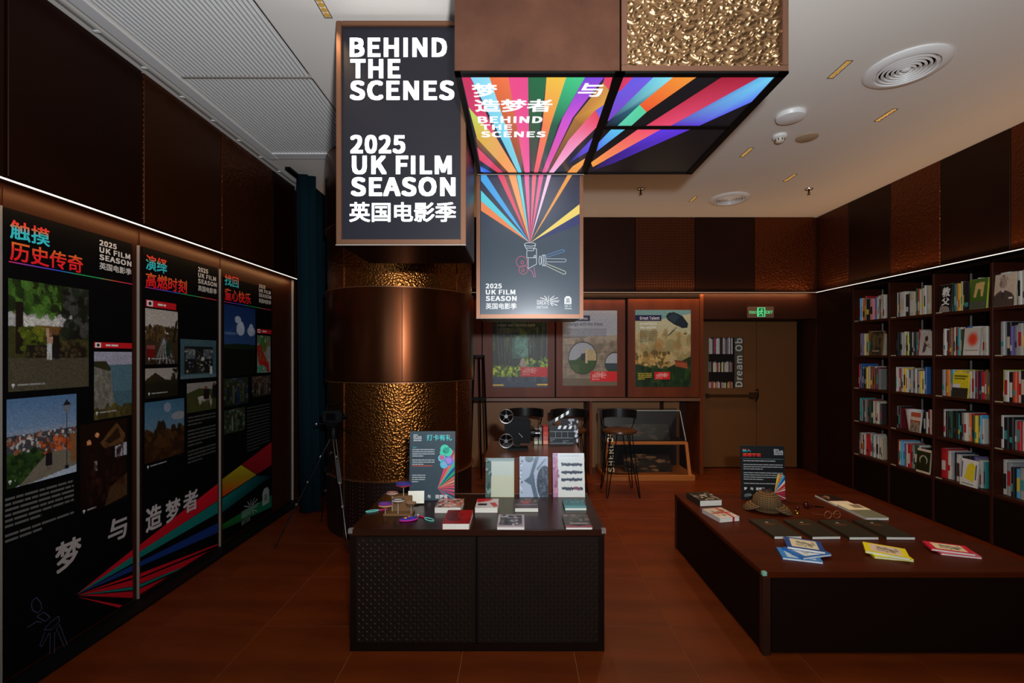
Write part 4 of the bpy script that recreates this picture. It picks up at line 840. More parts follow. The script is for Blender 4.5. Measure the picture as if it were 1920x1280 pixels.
# per cell: colour letter + thickness in millimetres /4 + height in cm (from far to near, i.e. left to right)
CELLS = {
 (0, 0): 'a4,27 w3,27 o9,26 r4,29 t2,26 w3,24 k12,25 i11,25 b5,26 w5,26 c3,27 k3,23 c9,28 B4,24 w6,26',
 (1, 0): 'w4,27 k4,26 w3,26 w16,27 k10,23 c14,25 e3,28 v6,27 c4,26 w3,27 c5,27 w5,29 b3,22 c12,28',
 (2, 0): 'k6,24 r2,23 k12,26 e4,27 g5,26 t3,26 o4,26 y3,26 c4,27 d5,27 k12,26 l14,27 w4,28 c6,26 g4,25',
 (3, 0): 'w16,29 c8,28 k4,27 w6,28 c6,28 k4,26 w8,27 r4,25 c6,26 b5,25 w6,27 k5,24 c6,25',
 (0, 1): 's5,26 t4,24 g3,25 p3,26 b2,25 c5,25 l6,26 c4,25 B14,28 g7,24 w6,22 d5,23 c4,24',
 (1, 1): 'k8,25 g4,25 s5,24 w7,25 m3,21 c3,24 l5,24 k3,25 w6,24 k4,24 g8,24 t4,23 r3,26 s12,26 w4,24',
 (2, 1): 's5,21 w6,25 k3,24 m4,23 B5,26 w4,26 r6,26 t5,26 w4,26 e3,24 w2,25 r5,25 n3,26 b10,26 w16,26 c5,25 w5,25',
 (3, 1): 's7,28 k8,28 p4,24 g5,25 s8,26 c5,25 y6,27 y10,28 g8,26 k5,24 w6,25 n5,24 w5,25',
 (0, 2): 'r3,28 w3,28 b3,29 l2,24 k4,23 m4,25 k4,24 y4,25 c6,26 B8,26 r6,24 w4,26 k5,24 m5,25 g4,23',
 (1, 2): 'w4,26 r6,25 s4,25 n3,25 w4,25 y7,25 w4,24 k5,24 s5,24 g6,25 w4,25 d5,24 s6,23 y4,23 w4,23 b5,27',
 (2, 2): 's7,25 p3,22 o7,25 w3,24 t3,25 a6,25 y16,25 k8,22 g5,23 w5,24 s6,25 m5,25 n4,25 r8,25 B4,26 g3,24',
 (3, 2): 'l4,26 w8,26 k8,25 v6,25 w7,26 k8,26 g6,25 k7,25 l8,27 k6,26 w5,25 r5,24 k6,25',
 (0, 3): 'm3,27 t4,27 g5,25 k3,25 s4,25 g5,26 r5,26 e9,25 n8,25 c4,25 k3,25 c5,25 w4,24 d5,23',
 (1, 3): 'g7,23 k6,23 m2,22',
 (2, 3): 's3,26 w5,26 k5,25 g6,25 e4,25 k9,26 t5,24 k6,26 g5,25 w7,25 o4,25 r5,25 e4,24 y5,24 n4,25 a4,25 w3,22',
 (3, 3): 'w5,27 k8,26 k7,26 g5,25 r6,24 w7,24 d6,24 w8,25 B5,24 k6,24 w5,23 r5,24 k6,23',
 (0, 4): 'g4,25 w8,25 m4,23 w4,24 v5,24 r8,25 w5,25 w4,25 t4,25 w5,25 g5,24 w6,25 k3,24 w6,25 c4,24',
 (1, 4): 'v8,26 w4,25 a5,26 w4,25 p7,24 w4,24 r9,24 g4,24 c5,24 e10,25 w5,25 k8,24 s5,21',
 (2, 4): 'r14,28 w7,26 s4,25 n6,26 w9,25 s6,24 k5,25 B4,24 k5,25 n8,26 p5,26 g5,25 w4,24 t4,23',
 (3, 4): 'w8,29 s9,27 k5,25 a8,24 s9,25 B6,25 w6,24 g5,24 k5,23 w6,24 c6,25 n5,24',
}
BAYN = ['bay nearest door', 'second bay from door', 'third bay from door', 'bay at right picture edge']
ROWN = ['top shelf', 'second shelf', 'middle shelf', 'fourth shelf', 'bottom shelf']
ORD = ['first', 'second', 'third', 'fourth', 'fifth', 'sixth', 'seventh', 'eighth', 'ninth', 'tenth', 'eleventh', 'twelfth', 'thirteenth', 'fourteenth', 'fifteenth', 'sixteenth', 'seventeenth', 'eighteenth']
FACE = {(0, 0): [], (3, 0): [.36], (2, 4): [.30], (1, 3): [.45]}
def shelf_book(y1, th, h, dep, xf, z, c, label, group, lean=0, c2='w'):
    """standing book, spine towards the aisle (-X); origin at its foot"""
    mb = MB(); cv_ = .0022; D = dep; y0 = -th/2; y2 = th/2
    # covers (front, back) and rounded spine
    mb.box(.004, D, y0, y0+cv_, 0, h, mi=0).box(.004, D, y2-cv_, y2, 0, h, mi=0)
    vs = []; sp = [(0.004, y0), (0.0, y0*.72), (-.0015, 0), (0.0, y2*.72), (.004, y2)]
    for z_ in (0, h): vs += [(a, b, z_) for a, b in sp]
    mb.add(vs, [(k, k+1, k+6, k+5) for k in range(4)]+[(0, 4, 3, 2, 1), (5, 6, 7, 8, 9), (0, 5, 9, 4)], mi=0)
    mb.box(.0045, D-.004, y0+cv_, y2-cv_, .003, h-.003, mi=1)
    R = random.Random(int(y1*10000)+int(z*100)); a = R.uniform(.12, .3)*h; b = a+R.uniform(.12, .5)*h
    if th > .011: mb.add([(-.0022, y0*.6, a), (-.0022, y2*.6, a), (-.0022, y2*.6, b), (-.0022, y0*.6, b)], [(0, 1, 2, 3)], mi=2)
    o = build('book', mb, [cm(c), PAGES, cm(c2)], loc=(xf, y1-th/2, z), world=False)
    if lean: o.rotation_euler = (lean, 0, 0)
    return tag(o, label, 'book', group)
nb = 0
for (bay, row), s in CELLS.items():
    z = SH[4-row]; y = YS[bay]-.014; yend = YS[bay+1]+.014; toks = s.split()
    tot = sum(float(t_[1:].split(',')[0])*.0042 for t_ in toks); k = min(1.12, (y-yend-.012)/tot) if bay != 1 or row != 3 else 1.0
    R = random.Random(bay*7+row)
    for i, t_ in enumerate(toks):
        c = t_[0]; a, b = t_[1:].split(','); th = float(a)*.0042*k; h = float(b)/100+R.uniform(-.004, .004)
        if y-th < yend: break
        dep = min(.24, h*R.uniform(.66, .8)); xf = 4.062+R.uniform(0, .025)
        if th > .045: xf = 4.062; dep = .2
        c2 = R.choice([q for q in 'wwckrydt' if q != c])
        wd = 'thick ' if th > .04 else ('slim ' if th < .016 else '')
        shelf_book(y, th-.0012, h, dep, xf, z+.0002, c, f'{wd}{CN[c]} book, {ORD[i]} from left, {ROWN[row]}, {BAYN[bay]}', f'books on the {ROWN[row]} in the {BAYN[bay]}', 0, c2)
        y -= th; nb += 1
    if (bay, row) == (1, 3):      # a bucket and books right of it
        for j, (yy, c, th, h) in enumerate([(4.60, 'k', .03, .22), (4.57, 'w', .018, .21), (4.55, 'm', .02, .24), (4.528, 'w', .03, .24), (4.496, 's', .022, .235), (4.472, 'w', .026, .24)]):
            shelf_book(yy, th, h, .17, 4.062, z+.0002, c, f'{CN[c]} book, {ORD[j]} right of the white bucket', 'books right of the white bucket')
def face_book(y, z, w_, h, cv, label, tilt=.08, x=4.02, th=.014, turn=0.0, back='w', lean_to=None):
    """book shown face out: stands on the shelf lip and leans back; origin at the foot of its cover"""
    mb = MB().box(0, th, -w_/2, w_/2, 0, h); 
    o = build('display_book', mb, cm(back), loc=(x, y, z), world=False, bevel=.001, seg=1)
    f_ = Fr((0, 0, 0), (0, -1, 0), (0, 0, 1))
    p = picture('cover', cv, f_, -w_/2+.001, w_/2-.001, .001, h-.001, o, d=.0012, world=False)
    build('page_block', MB().box(.003, th-.003, -w_/2+.002, w_/2+.0015, .002, h+.0012), PAGES, o, world=False)
    o.rotation_euler = (0, tilt, turn); return tag(o, label, 'book', 'books shown face out on the bookcase'), f_
zz = SH
cv = Cv(44, 60, 'c8b49c', 'b8a088'); cv.poly([(.1, 1), (.12, .68), (.3, .56), (.45, .5), (.62, .52), (.85, .6), (.98, .75), (1, 1)], '4a3c34').ell(.5, .28, .14, .19, 'a08878').poly([(.34, .2), (.4, .08), (.6, .08), (.68, .22), (.66, .12), (.5, .04), (.36, .1)], '3c302a').ell(.4, .3, .05, .1, '604c40', .6).rect(.45, .55, .45, .58, 'c8bcb0').poly([(.46, .56), (.54, .56), (.52, .75), (.48, .75)], '2c2420').rect(.75, .9, .74, .78, 'd8ccc0')
face_book(3.80, zz[4], .19, .27, cv.noise(.05), 'book with sepia portrait of a suited man on its cover, top shelf', x=4.004, turn=.0, back='c')
cv = Cv(30, 50, '14100e', '14100e'); cv.poly([(.1, 1), (.2, .75), (.8, .8), (.95, 1)], '8a8078').noise(.1)
o, f_ = face_book(4.315, zz[4], .13, .26, cv, 'black book with large white brushed Chinese title, top shelf of the third bay', x=4.004, back='k')
mb = MB(); text(mb, f_, '教', -.03, .05, .145, .235, 'e8e4dc', .003, .03); text(mb, f_, '父', -.03, .05, .065, .135, 'e8e4dc', .003, .03); build('title_lettering', mb, PRINT, o, world=False)
cv = Cv(40, 54, '4c6c24', '3c5a1c'); cv.poly([(.3, .15), (.8, .12), (.75, .6), (.62, .6), (.6, .35), (.45, .35), (.35, .62), (.22, .6)], 'd0a868').rect(0, 1, .75, 1, '4c5040')
face_book(4.0, zz[4], .15, .265, cv.noise(.05), 'green book with a sand-coloured picture on its cover, top shelf', x=4.004, back='l')
cv = Cv(40, 54, 'b8b4a8', 'c8c4bc'); X_, Y_ = cv.x-.55, cv.y-.42; cv.put(np.exp(-((X_/.3)**2+(Y_/.24)**2)**2), 'd03820').rect(.1, .9, .8, .83, '8c8880')
face_book(4.06, zz[3], .145, .245, cv, 'pale face-out book with a blurred red spot on its cover', x=4.004, back='s')
cv = Cv(40, 54, 'a8a49c', 'b8b4b0'); cv.rect(0, .08, 0, 1, 'b82030').ell(.55, .3, .12, .12, '3c2820').poly([(.4, .4), (.8, .55), (.9, .7), (.6, .6), (.5, .85), (.3, .9)], '4c3c3c').poly([(.5, .4), (.85, .62), (.8, .66), (.45, .46)], 'b89878')
face_book(4.52, zz[3], .15, .235, cv.noise(.05), 'white face-out book with red spine and a sketched dancing figure', x=4.004)
cv = Cv(40, 54, '4a4028', '3c3424'); cv.blobs(0, 1, 0, 1, 60, .12, ['54482c', '342c1c', '645434', '28241a'], .7).rect(.2, .75, .8, .84, 'a49c84')
face_book(5.14, zz[3], .17, .27, cv.noise(.1), 'dark olive-brown face-out book on the second shelf of the bay nearest the door', x=4.004, back='B')
cv = Cv(40, 54, 'd0c020', 'c8b820'); cv.rect(.1, .9, .1, .16, '6c6420').rect(.1, .8, .2, .25, '6c6420').rect(0, 1, .6, 1, '2c2820').rect(0, .5, .45, .6, 'c8c8c4').noise(.06)
face_book(4.165, zz[2], .15, .225, cv, 'yellow face-out book with a dark photo band, middle shelf', x=4.004, back='y')
cv = Cv(40, 54, 'd8d8d4', 'd0d0cc'); cv.poly([(.25, .72), (.4, .2), (.62, .08), (.85, .2), (.8, .8)], 'd8c828').rect(.05, .12, .1, .7, '405088').rect(.86, .93, .15, .7, '405088').rect(.1, .8, .88, .92, '5c8858')
face_book(4.085, zz[0], .155, .235, cv.noise(.04), 'white face-out book with a yellow shape on its cover, bottom shelf', x=4.004)
cv = Cv(40, 54, '2a2c14', '20220f'); cv.ell(.5, .45, .3, .2, 'a0a090').ell(.5, .5, .22, .2, '25270f').rect(0, 1, .9, 1, 'c8bca4').rect(0, 1, 0, .1, 'd0bcb0')
face_book(4.545, zz[0], .15, .235, cv.noise(.05), 'dark olive face-out book with a pale arch on its cover, bottom shelf', x=4.004, back='c')
cv = Cv(40, 54, 'b05030', '706858'); cv.rect(0, 1, .25, .4, 'c8b8a8').rect(0, 1, .4, .5, 'a04828').blobs(0, 1, .5, 1, 50, .08, ['8c8474', '544c40', 'a49c8c'], .7)
face_book(4.635, zz[1], .115, .20, cv.noise(.06), 'small red and grey face-out book leaning beside the white bucket', x=4.004, tilt=.09)
bk = thing('popcorn_bucket', 'tapered white cardboard bucket with a small black emblem among the books', 'bucket', (4.11, 4.755, SH[1]))
build('cup', MB().lathe([(.05, .0005), (.075, .205), (.078, .212), (.072, .212), (.047, .006), (0, .006)], (4.11, 4.755, SH[1]), 32), mat('white_card', 'dcdcd8', .5), bk, smooth=True)
mb = MB(); ds = []
for cx_, cz_, r_ in [(0, .125, .017), (-.012, .112, .010), (.012, .108, .008)]:
    for k in range(10): pass
    a0 = math.radians(215); 
    P_ = []
    for k in range(12):
        a = 2*math.pi*k/12; zz_ = cz_+r_*math.sin(a); ang = a0+(cx_+r_*math.cos(a))/.065; rr_ = .05+.025*(zz_/.205)+.0012
        P_.append((4.11+rr_*math.cos(ang), 4.755+rr_*math.sin(ang), SH[1]+zz_))
    poly(mb, P_, '101010')
build('emblem', mb, PRINT, bk)
print('books', nb)
# ------------------------------------------------------------------ display table in the centre
TZ = .66; TX0, TX1, TY0, TY1 = -.915, .469, 2.475, 3.12
tb = thing('display_table', 'low dark display table with diamond-plate front below the hanging poster', 'table', ((TX0+TX1)/2, 2.8, 0))
build('top', MB().box(TX0, TX1, TY0, TY1, TZ-.035, TZ), mat('table_top_gloss', '2c140a', .24, spec=.28, bump=('noise', 14, .05, .01)), tb, bevel=.004)
build('frame', MB().box(TX0+.004, TX0+.034, TY0+.006, TY1-.006, 0, TZ-.035).box(TX1-.034, TX1-.004, TY0+.006, TY1-.006, 0, TZ-.035).box(TX0+.034, TX1-.034, TY0+.006, TY0+.03, 0, .04).box(TX0+.034, TX1-.034, TY1-.03, TY1-.006, 0, TZ-.035).box(TX0+.034, TX1-.034, TY0+.03, TY1-.03, 0, .02), TABLEF, tb)
DPL = mat('diamond_plate', '1e140e', .5, .2, spec=.15)
def plate(x0, x1):
    p = build('plate_panel', MB().box(x0, x1, TY0+.012, TY0+.022, .042, TZ-.042), DPL, tb)
    mb = MB(); pit = .0215; nx_ = int((x1-x0-.01)/pit); nz_ = int((TZ-.042-.042-.01)/pit)
    for i in range(nx_):
        for j in range(nz_):
            cx_ = x0+.012+pit*(i+.3); cz_ = .052+pit*(j+.3); s_ = 1 if (i+j) % 2 else -1; L_ = .0105; w_ = .0028
            dx, dz = L_*.707, L_*.707*s_; nxv, nzv = -dz/L_*w_, dx/L_*w_
            y_ = TY0+.012
            vs = [(cx_-dx, y_, cz_-dz), (cx_+nxv, y_, cz_+nzv), (cx_+dx, y_, cz_+dz), (cx_-nxv, y_, cz_-nzv), (cx_-dx*.4, y_-.0022, cz_-dz*.4), (cx_+dx*.4, y_-.0022, cz_+dz*.4)]
            mb.add(vs, [(0, 1, 4), (1, 5, 4), (1, 2, 5), (2, 3, 5), (3, 4, 5), (3, 0, 4)])
    build('treads', mb, mat('diamond_plate_treads', '40332a', .34, .6), p, kind='stuff')
plate(TX0+.034, -.233); plate(-.222, TX1-.034)
build('centre_post', MB().box(-.231, -.224, TY0+.008, TY0+.03, .04, TZ-.037), BLACKM, tb)
build('edge_strip', MB().box(TX0, TX1, TY1-.004, TY1+.002, TZ-.004, TZ+.003), COPEDGE, tb)
cp = build('corner_guard', MB().box(TX0-.003, TX0+.02, TY0-.003, TY0+.02, TZ-.02, TZ+.003), mat('clear_guard', 'b8b0a8', .3, alpha=.35), tb)
build('corner_guard', MB().box(TX1-.02, TX1+.003, TY0-.003, TY0+.02, TZ-.02, TZ+.003), MC['clear_guard'], tb)

# plinth behind it
QZ = .90; QX0, QX1, QY0, QY1 = -.232, .457, 3.14, 3.75
q = thing('display_plinth', 'taller walnut plinth directly behind the display table', 'plinth', ((QX0+QX1)/2, 3.45, 0))
build('top', MB().box(QX0, QX1, QY0, QY1, QZ-.03, QZ), mat('plinth_top', '5a2a14', .3), q, bevel=.003)
build('side', MB().box(QX0+.004, QX0+.024, QY0+.004, QY1-.004, 0, QZ-.03), TABLEF, q); build('side', MB().box(QX1-.024, QX1-.004, QY0+.004, QY1-.004, 0, QZ-.03), TABLEF, q)
build('front', MB().box(QX0+.024, QX1-.024, QY0+.006, QY0+.024, 0, QZ-.03), WOODL, q); build('back', MB().box(QX0+.024, QX1-.024, QY1-.024, QY1-.006, 0, QZ-.03), TABLEF, q)

# ------------------------------------------------------------------ low platform table on the right
PZ = .445; PX0, PX1, PY0_, PY1_ = 1.302, 2.83, 2.44, 3.83
pt = thing('platform_table', 'wide low square dark walnut table on the right with books and a tweed hat', 'table', ((PX0+PX1)/2, 3.1, 0))
build('top', MB().box(PX0, PX1, PY0_, PY1_, PZ-.03, PZ), mat('platform_top', '4a1a05', .45, spec=.1, var=((1.2, 10, 1), '3c1403')), pt, bevel=.004)
build('front_panel', MB().box(PX0+.05, PX1-.05, PY0_+.008, PY0_+.026, .015, PZ-.034), TABLEF, pt, bevel=.002, seg=1)
build('side_panel', MB().box(PX0+.006, PX0+.024, PY0_+.045, PY1_-.045, .015, PZ-.034), TABLEF, pt, bevel=.002, seg=1)
build('side_panel', MB().box(PX1-.024, PX1-.006, PY0_+.045, PY1_-.045, .015, PZ-.034), TABLEF, pt); build('back_panel', MB().box(PX0+.05, PX1-.05, PY1_-.026, PY1_-.008, .015, PZ-.034), TABLEF, pt)
for x in (PX0+.002, PX1-.042):
    for y in (PY0_+.002, PY1_-.042): build('corner_post', MB().box(x, x+.04, y, y+.04, 0, PZ-.03), mat('post_walnut', '2a120a', .4), pt, bevel=.002, seg=1)
build('corner_guard', MB().box(PX0-.003, PX0+.022, PY0_-.003, PY0_+.02, PZ-.02, PZ+.003), mat('guard_pale', '7fae98', .3), pt, bevel=.003)

# ------------------------------------------------------------------ flat books
def flat_book(x, y, z, w_, dp, th, rz, cover, cv, label, edge='page', group=None, face=True, name='book', texts=None, rib=None):
    """book lying flat: local origin at its centre bottom; head away from the viewer"""
    mb = MB().box(-w_/2, w_/2, -dp/2, dp/2, th-.002, th).box(-w_/2, w_/2, -dp/2, dp/2, 0, .002).box(-w_/2, -w_/2+.003, -dp/2, dp/2, .002, th-.002)
    o = thing(name, label, 'book', (x, y, z), rz, group)
    build('cover', mb, mat('cover_'+cover, cover, .3), o, world=False)
    build('page_block', MB().box(-w_/2+.003, w_/2-.002, -dp/2+.0015, dp/2-.003, .002, th-.002), PAGES, o, world=False)
    f_ = Fr((0, 0, th), (1, 0, 0), (0, 1, 0))
    if cv is not None: picture('cover_print', cv, f_, -w_/2+.0005, w_/2-.0005, -dp/2+.0005, dp/2-.0005, o, d=.0006, world=False)
    return o, f_
def onz(xl, xr, yb, z):
    a = atz(xl, yb, z); b = atz(xr, yb, z); return (a[0]+b[0])/2, a[1], b[0]-a[0]
def tbook(xl, xr, yb, dp, th, cover, cv, label, z=TZ, rz=0, **k):
    x, y, w_ = onz(xl, xr, yb, z); return flat_book(x, y+dp/2, z+.0004, w_, dp, th, rz, cover, cv, label, **k)
R3 = random.Random(2)
cv = Cv(40, 44, 'c0a090', 'a88878'); cv.blobs(0, 1, 0, 1, 50, .09, ['d84038', '282020', 'e8d8c8', 'd87858', '584038', 'f0c8b0'], .9)
tbook(815, 864, 961.5, .17, .032, 'd8ccc0', cv, 'thick book with a busy red, black and cream patterned cover, leftmost on the display table')
cv = Cv(40, 44, '7c1c20', '941418'); cv.ell(.4, .45, .35, .4, '5c1418', .8).ell(.75, .3, .3, .4, 'b81818', .7).blobs(.1, .6, .2, .8, 20, .06, ['6c3c34', '3c1410'], .5)
tbook(829, 880, 993, .215, .034, '8c181c', cv.noise(.06), 'thick dark red book near the front edge of the display table')
cv = Cv(40, 44, 'd8ccc4', 'd8ccc4'); cv.poly([(0, .0), (.75, 0), (.6, .25), (.05, .45)], 'd02028').poly([(.6, .5), (.85, .4), (1, .8), (.85, .95)], 'c42838').rect(.1, .5, .55, .75, '241c1c')
tbook(890.5, 933, 961, .17, .030, 'd0c4bc', cv, 'white book with red geometric shapes on its cover')
cv = Cv(40, 44, '2c2830', '383034'); cv.rect(0, 1, .55, 1, '4c4044').blobs(.2, .9, .0, .5, 16, .08, ['a08828', '803028', '304070'], .8).rect(.05, .95, .62, .68, '8c7c80').ell(.5, .4, .2, .15, '9c3028')
tbook(965, 1009.5, 960, .17, .026, '302c34', cv.noise(.1), 'dark navy and maroon illustrated book in front of the standing grey photo book')
cv = Cv(44, 44, 'b8a8ac', 'b8a8ac'); cv.rect(.08, .9, .06, .88, '48444c').blobs(.1, .88, .08, .86, 50, .08, ['141418', '78747c', 'c8c4cc', '303038'], .8).rect(.08, .1, .06, .88, 'b8a8ac')
tbook(932, 983.5, 993, .19, .016, 'bcaeb2', cv, 'thin pale book with black-and-white photo, front edge of the display table')
cv = Cv(40, 44, '246068', '2c7880'); cv.blobs(0, 1, 0, .5, 30, .08, ['4c8c88', '1c4c54', '688c84'], .7).rect(0, 1, .8, 1, '50a0a8')
tbook(1059, 1100, 957, .17, .018, '2c7c84', cv.noise(.07), 'teal book in front of the standing pink and white book')
cv = Cv(44, 44, '3c4038', '4c4444'); cv.blobs(0, 1, 0, 1, 60, .09, ['404c3c', '6c6460', '28302c', '8c7474', '584c44'], .7).rect(0, 1, .86, 1, 'a04c58').rect(.2, .9, .68, .74, '98908c').ell(.5, .85, .3, .05, '202020')
tbook(1060.5, 1111, 993, .20, .014, '6c5054', cv, 'dark green and rose patterned book at the front right corner of the display table')

# standing books leaning on the plinth
def stand_book(xl, xr, yt, yb, cv, cover, label, spine=None, th=.022, base=TZ, Yb=3.04, wrap=False):
    x0, x1 = (xl-VX)*Yb/F, (xr-VX)*Yb/F; h = (yb-yt)*Yb/F*1.02; w_ = x1-x0; tilt = -.16
    o = thing('display_book', label, 'book', ((x0+x1)/2, Yb, base+.0006+th*math.sin(.16)*0), 0, 'books standing against the plinth')
    build('cover', MB().box(-w_/2, w_/2, 0, .002, 0, h).box(-w_/2, w_/2, th-.002, th, 0, h).box(-w_/2, -w_/2+.003, .002, th-.002, 0, h), mat('cover_'+cover, cover, .25), o, world=False)
    build('page_block', MB().box(-w_/2+.003, w_/2-.002, .002, th-.002, .002, h-.003), PAGES, o, world=False)
    f_ = Fr((0, 0, 0), (1, 0, 0), (0, 0, 1)); picture('cover_print', cv, f_, -w_/2, w_/2, 0, h, o, PRINTG, d=.0006, world=False)
    o.rotation_euler = (tilt, 0, 0); return o, f_, w_, h
PRINTG = mat('glossy_print', 'ffffff', .18, attr=True, coat=.3)
cv = Cv(60, 80, 'b4c0b8', 'c8c8a0'); cv.rect(0, .2, 0, 1, '4c6058').rect(0, 1, 0, .07, '8ca09c').rect(.22, .95, .1, .97, 'c4ccc0').rect(.22, .95, .45, .97, 'c8caae').blobs(0, .2, 0, 1, 16, .05, ['88a098', '304440'], .8)  # silver reflection on the wrapping is painted into these pale tones
stand_book(910, 964, 862, 932, cv, '7c8c80', 'standing book in reflective silver-green wrapping, leftmost against the plinth')
cv = Cv(60, 80, 'a4b0c0', 'b0bccc'); cv.poly([(.55, 0), (.7, 0), (.5, .4), (.55, .7), (.65, 1), (.5, 1), (.4, .7), (.15, .6), (.35, .5)], '5c6c7c').ell(.88, .65, .28, .42, '48505c').blobs(.7, 1, .3, 1, 40, .05, ['38404c', '6c7884'], .6).ell(.35, .05, .15, .1, '5c6c70').poly([(.6, .3), (.9, .05), (.92, .08), (.62, .36)], '6c7c8c').blobs(.02, .12, .1, .9, 14, .03, ['e0e8f0', '485060'], .8)
stand_book(974, 1028, 859, 932, cv, '8c98a8', 'standing grey-blue book with a blurred photograph, middle of the three against the plinth')
cv = Cv(60, 80, 'd8dcd8', 'dcdcd0'); cv.rect(0, .17, 0, 1, 'b07c98').blobs(0, .17, 0, 1, 20, .05, ['c898b0', '8c5c78'], .7)
for k, y in enumerate((.24, .41, .58, .78)): cv.blobs(.28, .92, y, y+.05, 60, .025, ['484c58', '3c404c', '586070'], .9).rect(.28, .92, y, y+.05, '484c58')
cv.blobs(.65, .85, .78, .83, 12, .025, ['8c4c64'], .9).rect(.25, .85, .06, .075, 'a8a8a4')
stand_book(1037, 1097, 853, 932, cv, 'd4c8d0', 'standing white book with pink edge and four dark smudged bars, rightmost against the plinth')

# information boards
def info_board(px0, px1, yt, yb, Y, z, label, kind):
    x0, x1 = (px0-VX)*Y/F, (px1-VX)*Y/F; h = (yb-yt)*Y/F; w_ = x1-x0
    o = thing('information_board', label, 'sign', ((x0+x1)/2, Y, z+.0006), 0)
    build('board', MB().box(-w_/2, w_/2, 0, .006, 0, h), mat('board_'+kind, '3c4c54' if kind == 'a' else '141618', .4), o, world=False, bevel=.001, seg=1)
    build('easel_back', MB().box(-.03, .03, .006, .009, 0, h*.7).add([(-.02, .008, h*.6), (.02, .008, h*.6), (.02, .11, .010), (-.02, .11, .010), (-.02, .011, h*.6), (.02, .011, h*.6), (.02, .114, .010), (-.02, .114, .010)], [(0, 1, 2, 3), (7, 6, 5, 4), (0, 3, 7, 4), (1, 5, 6, 2)]), BLACKP, o, world=False)
    f_ = Fr((-w_/2, 0, 0), (1, 0, 0), (0, 0, 1)); return o, f_, w_, h
def bd(o, name, mb): return build(name, mb, PRINT, o, world=False)
o, f_, w_, h = info_board(767, 853, 807, 936, 2.97, TZ, 'slate-grey board with teal Chinese heading and rainbow rays on the display table', 'a')
mb = MB(); season(mb, f_, .08*w_, .26*w_, .955*h, .855*h, 'd8dcdc', .001); bd(o, 'season_lettering', mb)
mb = MB(); text(mb, f_, '打卡有礼', .37*w_, .92*w_, .865*h, .955*h, '58dcd8', .001, .02, grad=[(0, '58dcd8'), (.8, '58dcd8'), (1, 'c86060')]); bd(o, 'title_lettering', mb)
mb = MB(); text(mb, f_, '礼品一', .07*w_, .17*w_, .755*h, .78*h, '50c8b8', .001, .01); lines(mb, f_, .06*w_, .55*w_, .74*h, 4, .031*h, .013*h, 'b8c0c0', 3); lines(mb, f_, .06*w_, .55*w_, .59*h, 3, .031*h, .013*h, 'b8c0c0', 4); lines(mb, f_, .06*w_, .55*w_, .505*h, 1, .03*h, .013*h, 'd05848', 6, .9); lines(mb, f_, .06*w_, .35*w_, .37*h, 4, .031*h, .013*h, 'b8c0c0', 5); bd(o, 'small_print', mb)
mb = MB()
for ang, c_ in [(70, 'e84870'), (62, 'e87868'), (56, '40c0a0'), (50, '2050a0'), (44, '30a868'), (33, 'e87058'), (24, 'f09880'), (14, 'e86858'), (4, 'e84868'), (-8, 'e85870'), (-20, 'c84870'), (-33, '6090a0'), (-45, 'e05070')]:
    a0, a1 = math.radians(ang-3.6), math.radians(ang+3); u0, v0 = .62*w_, .175*h
    def end(a):
        du = .985*w_-u0; L1 = du/max(math.cos(a), .01); L2 = ((.72*h-v0)/math.sin(a)) if a > 0 else ((v0-.01*h)/-math.sin(a) if a < 0 else 9); L_ = min(L1, L2); return (u0+L_*math.cos(a), v0+L_*math.sin(a))
    frpoly(mb, f_, [(u0, v0), end(a0), end(a1)], c_, .0008)
bd(o, 'ray_pattern', mb)
mb = MB()
for (cu_, cv_, r_, c_) in [(.77, .74, .10, '50d8b0'), (.84, .70, .10, '50d8b0'), (.72, .69, .06, '50d8b0'), (.71, .61, .085, '60d8e8'), (.86, .57, .10, '6088e8'), (.76, .52, .09, '60c8e0'), (.80, .72, .07, '38a890'), (.71, .62, .06, 'c87098'), (.85, .575, .07, 'b890d8'), (.77, .53, .06, '88b8e0')]:
    frpoly(mb, f_, circ(cu_*w_, cv_*h, r_*w_, 14), c_, .0012+.0002*(r_ < .08))
bd(o, 'badge_drawing', mb)
mb = MB(); text(mb, f_, '与', .40*w_, .47*w_, .035*h, .085*h, 'e0e0dc', .0012, .03); bd(o, 'lettering', mb); mb = MB(); text(mb, f_, '造梦者', .57*w_, .84*w_, .03*h, .085*h, 'e0e0dc', .0012, .03); bd(o, 'lettering', mb)
o.rotation_euler = (-.05, 0, .0)

o, f_, w_, h = info_board(1392, 1472, 836, 937, 3.66, PZ, 'black board with red Chinese heading and rainbow rays behind the tweed hat', 'b')
mb = MB(); text(mb, f_, '融入', .05*w_, .24*w_, .885*h, .935*h, '40c0d0', .001, .02, grad=G1); text(mb, f_, '推理宇宙', .05*w_, .46*w_, .795*h, .86*h, 'e03828', .001, .02, grad=G2); bd(o, 'title_lettering', mb)
mb = MB(); season(mb, f_, .76*w_, .97*w_, .94*h, .83*h, 'd8dcdc', .001); bd(o, 'season_lettering', mb)
mb = MB(); frrect(mb, f_, .04*w_, .97*w_, .752*h, .758*h, '6c8c84', .001); lines(mb, f_, .06*w_, .8*w_, .725*h, 1, .03*h, .016*h, 'a8aca8', 3, 1); lines(mb, f_, .06*w_, .95*w_, .655*h, 3, .04*h, .016*h, '9ca09c', 4); lines(mb, f_, .06*w_, .95*w_, .505*h, 4, .04*h, .016*h, '9ca09c', 5); lines(mb, f_, .06*w_, .85*w_, .31*h, 1, .04*h, .016*h, '9ca09c', 6, 1); bd(o, 'small_print', mb)
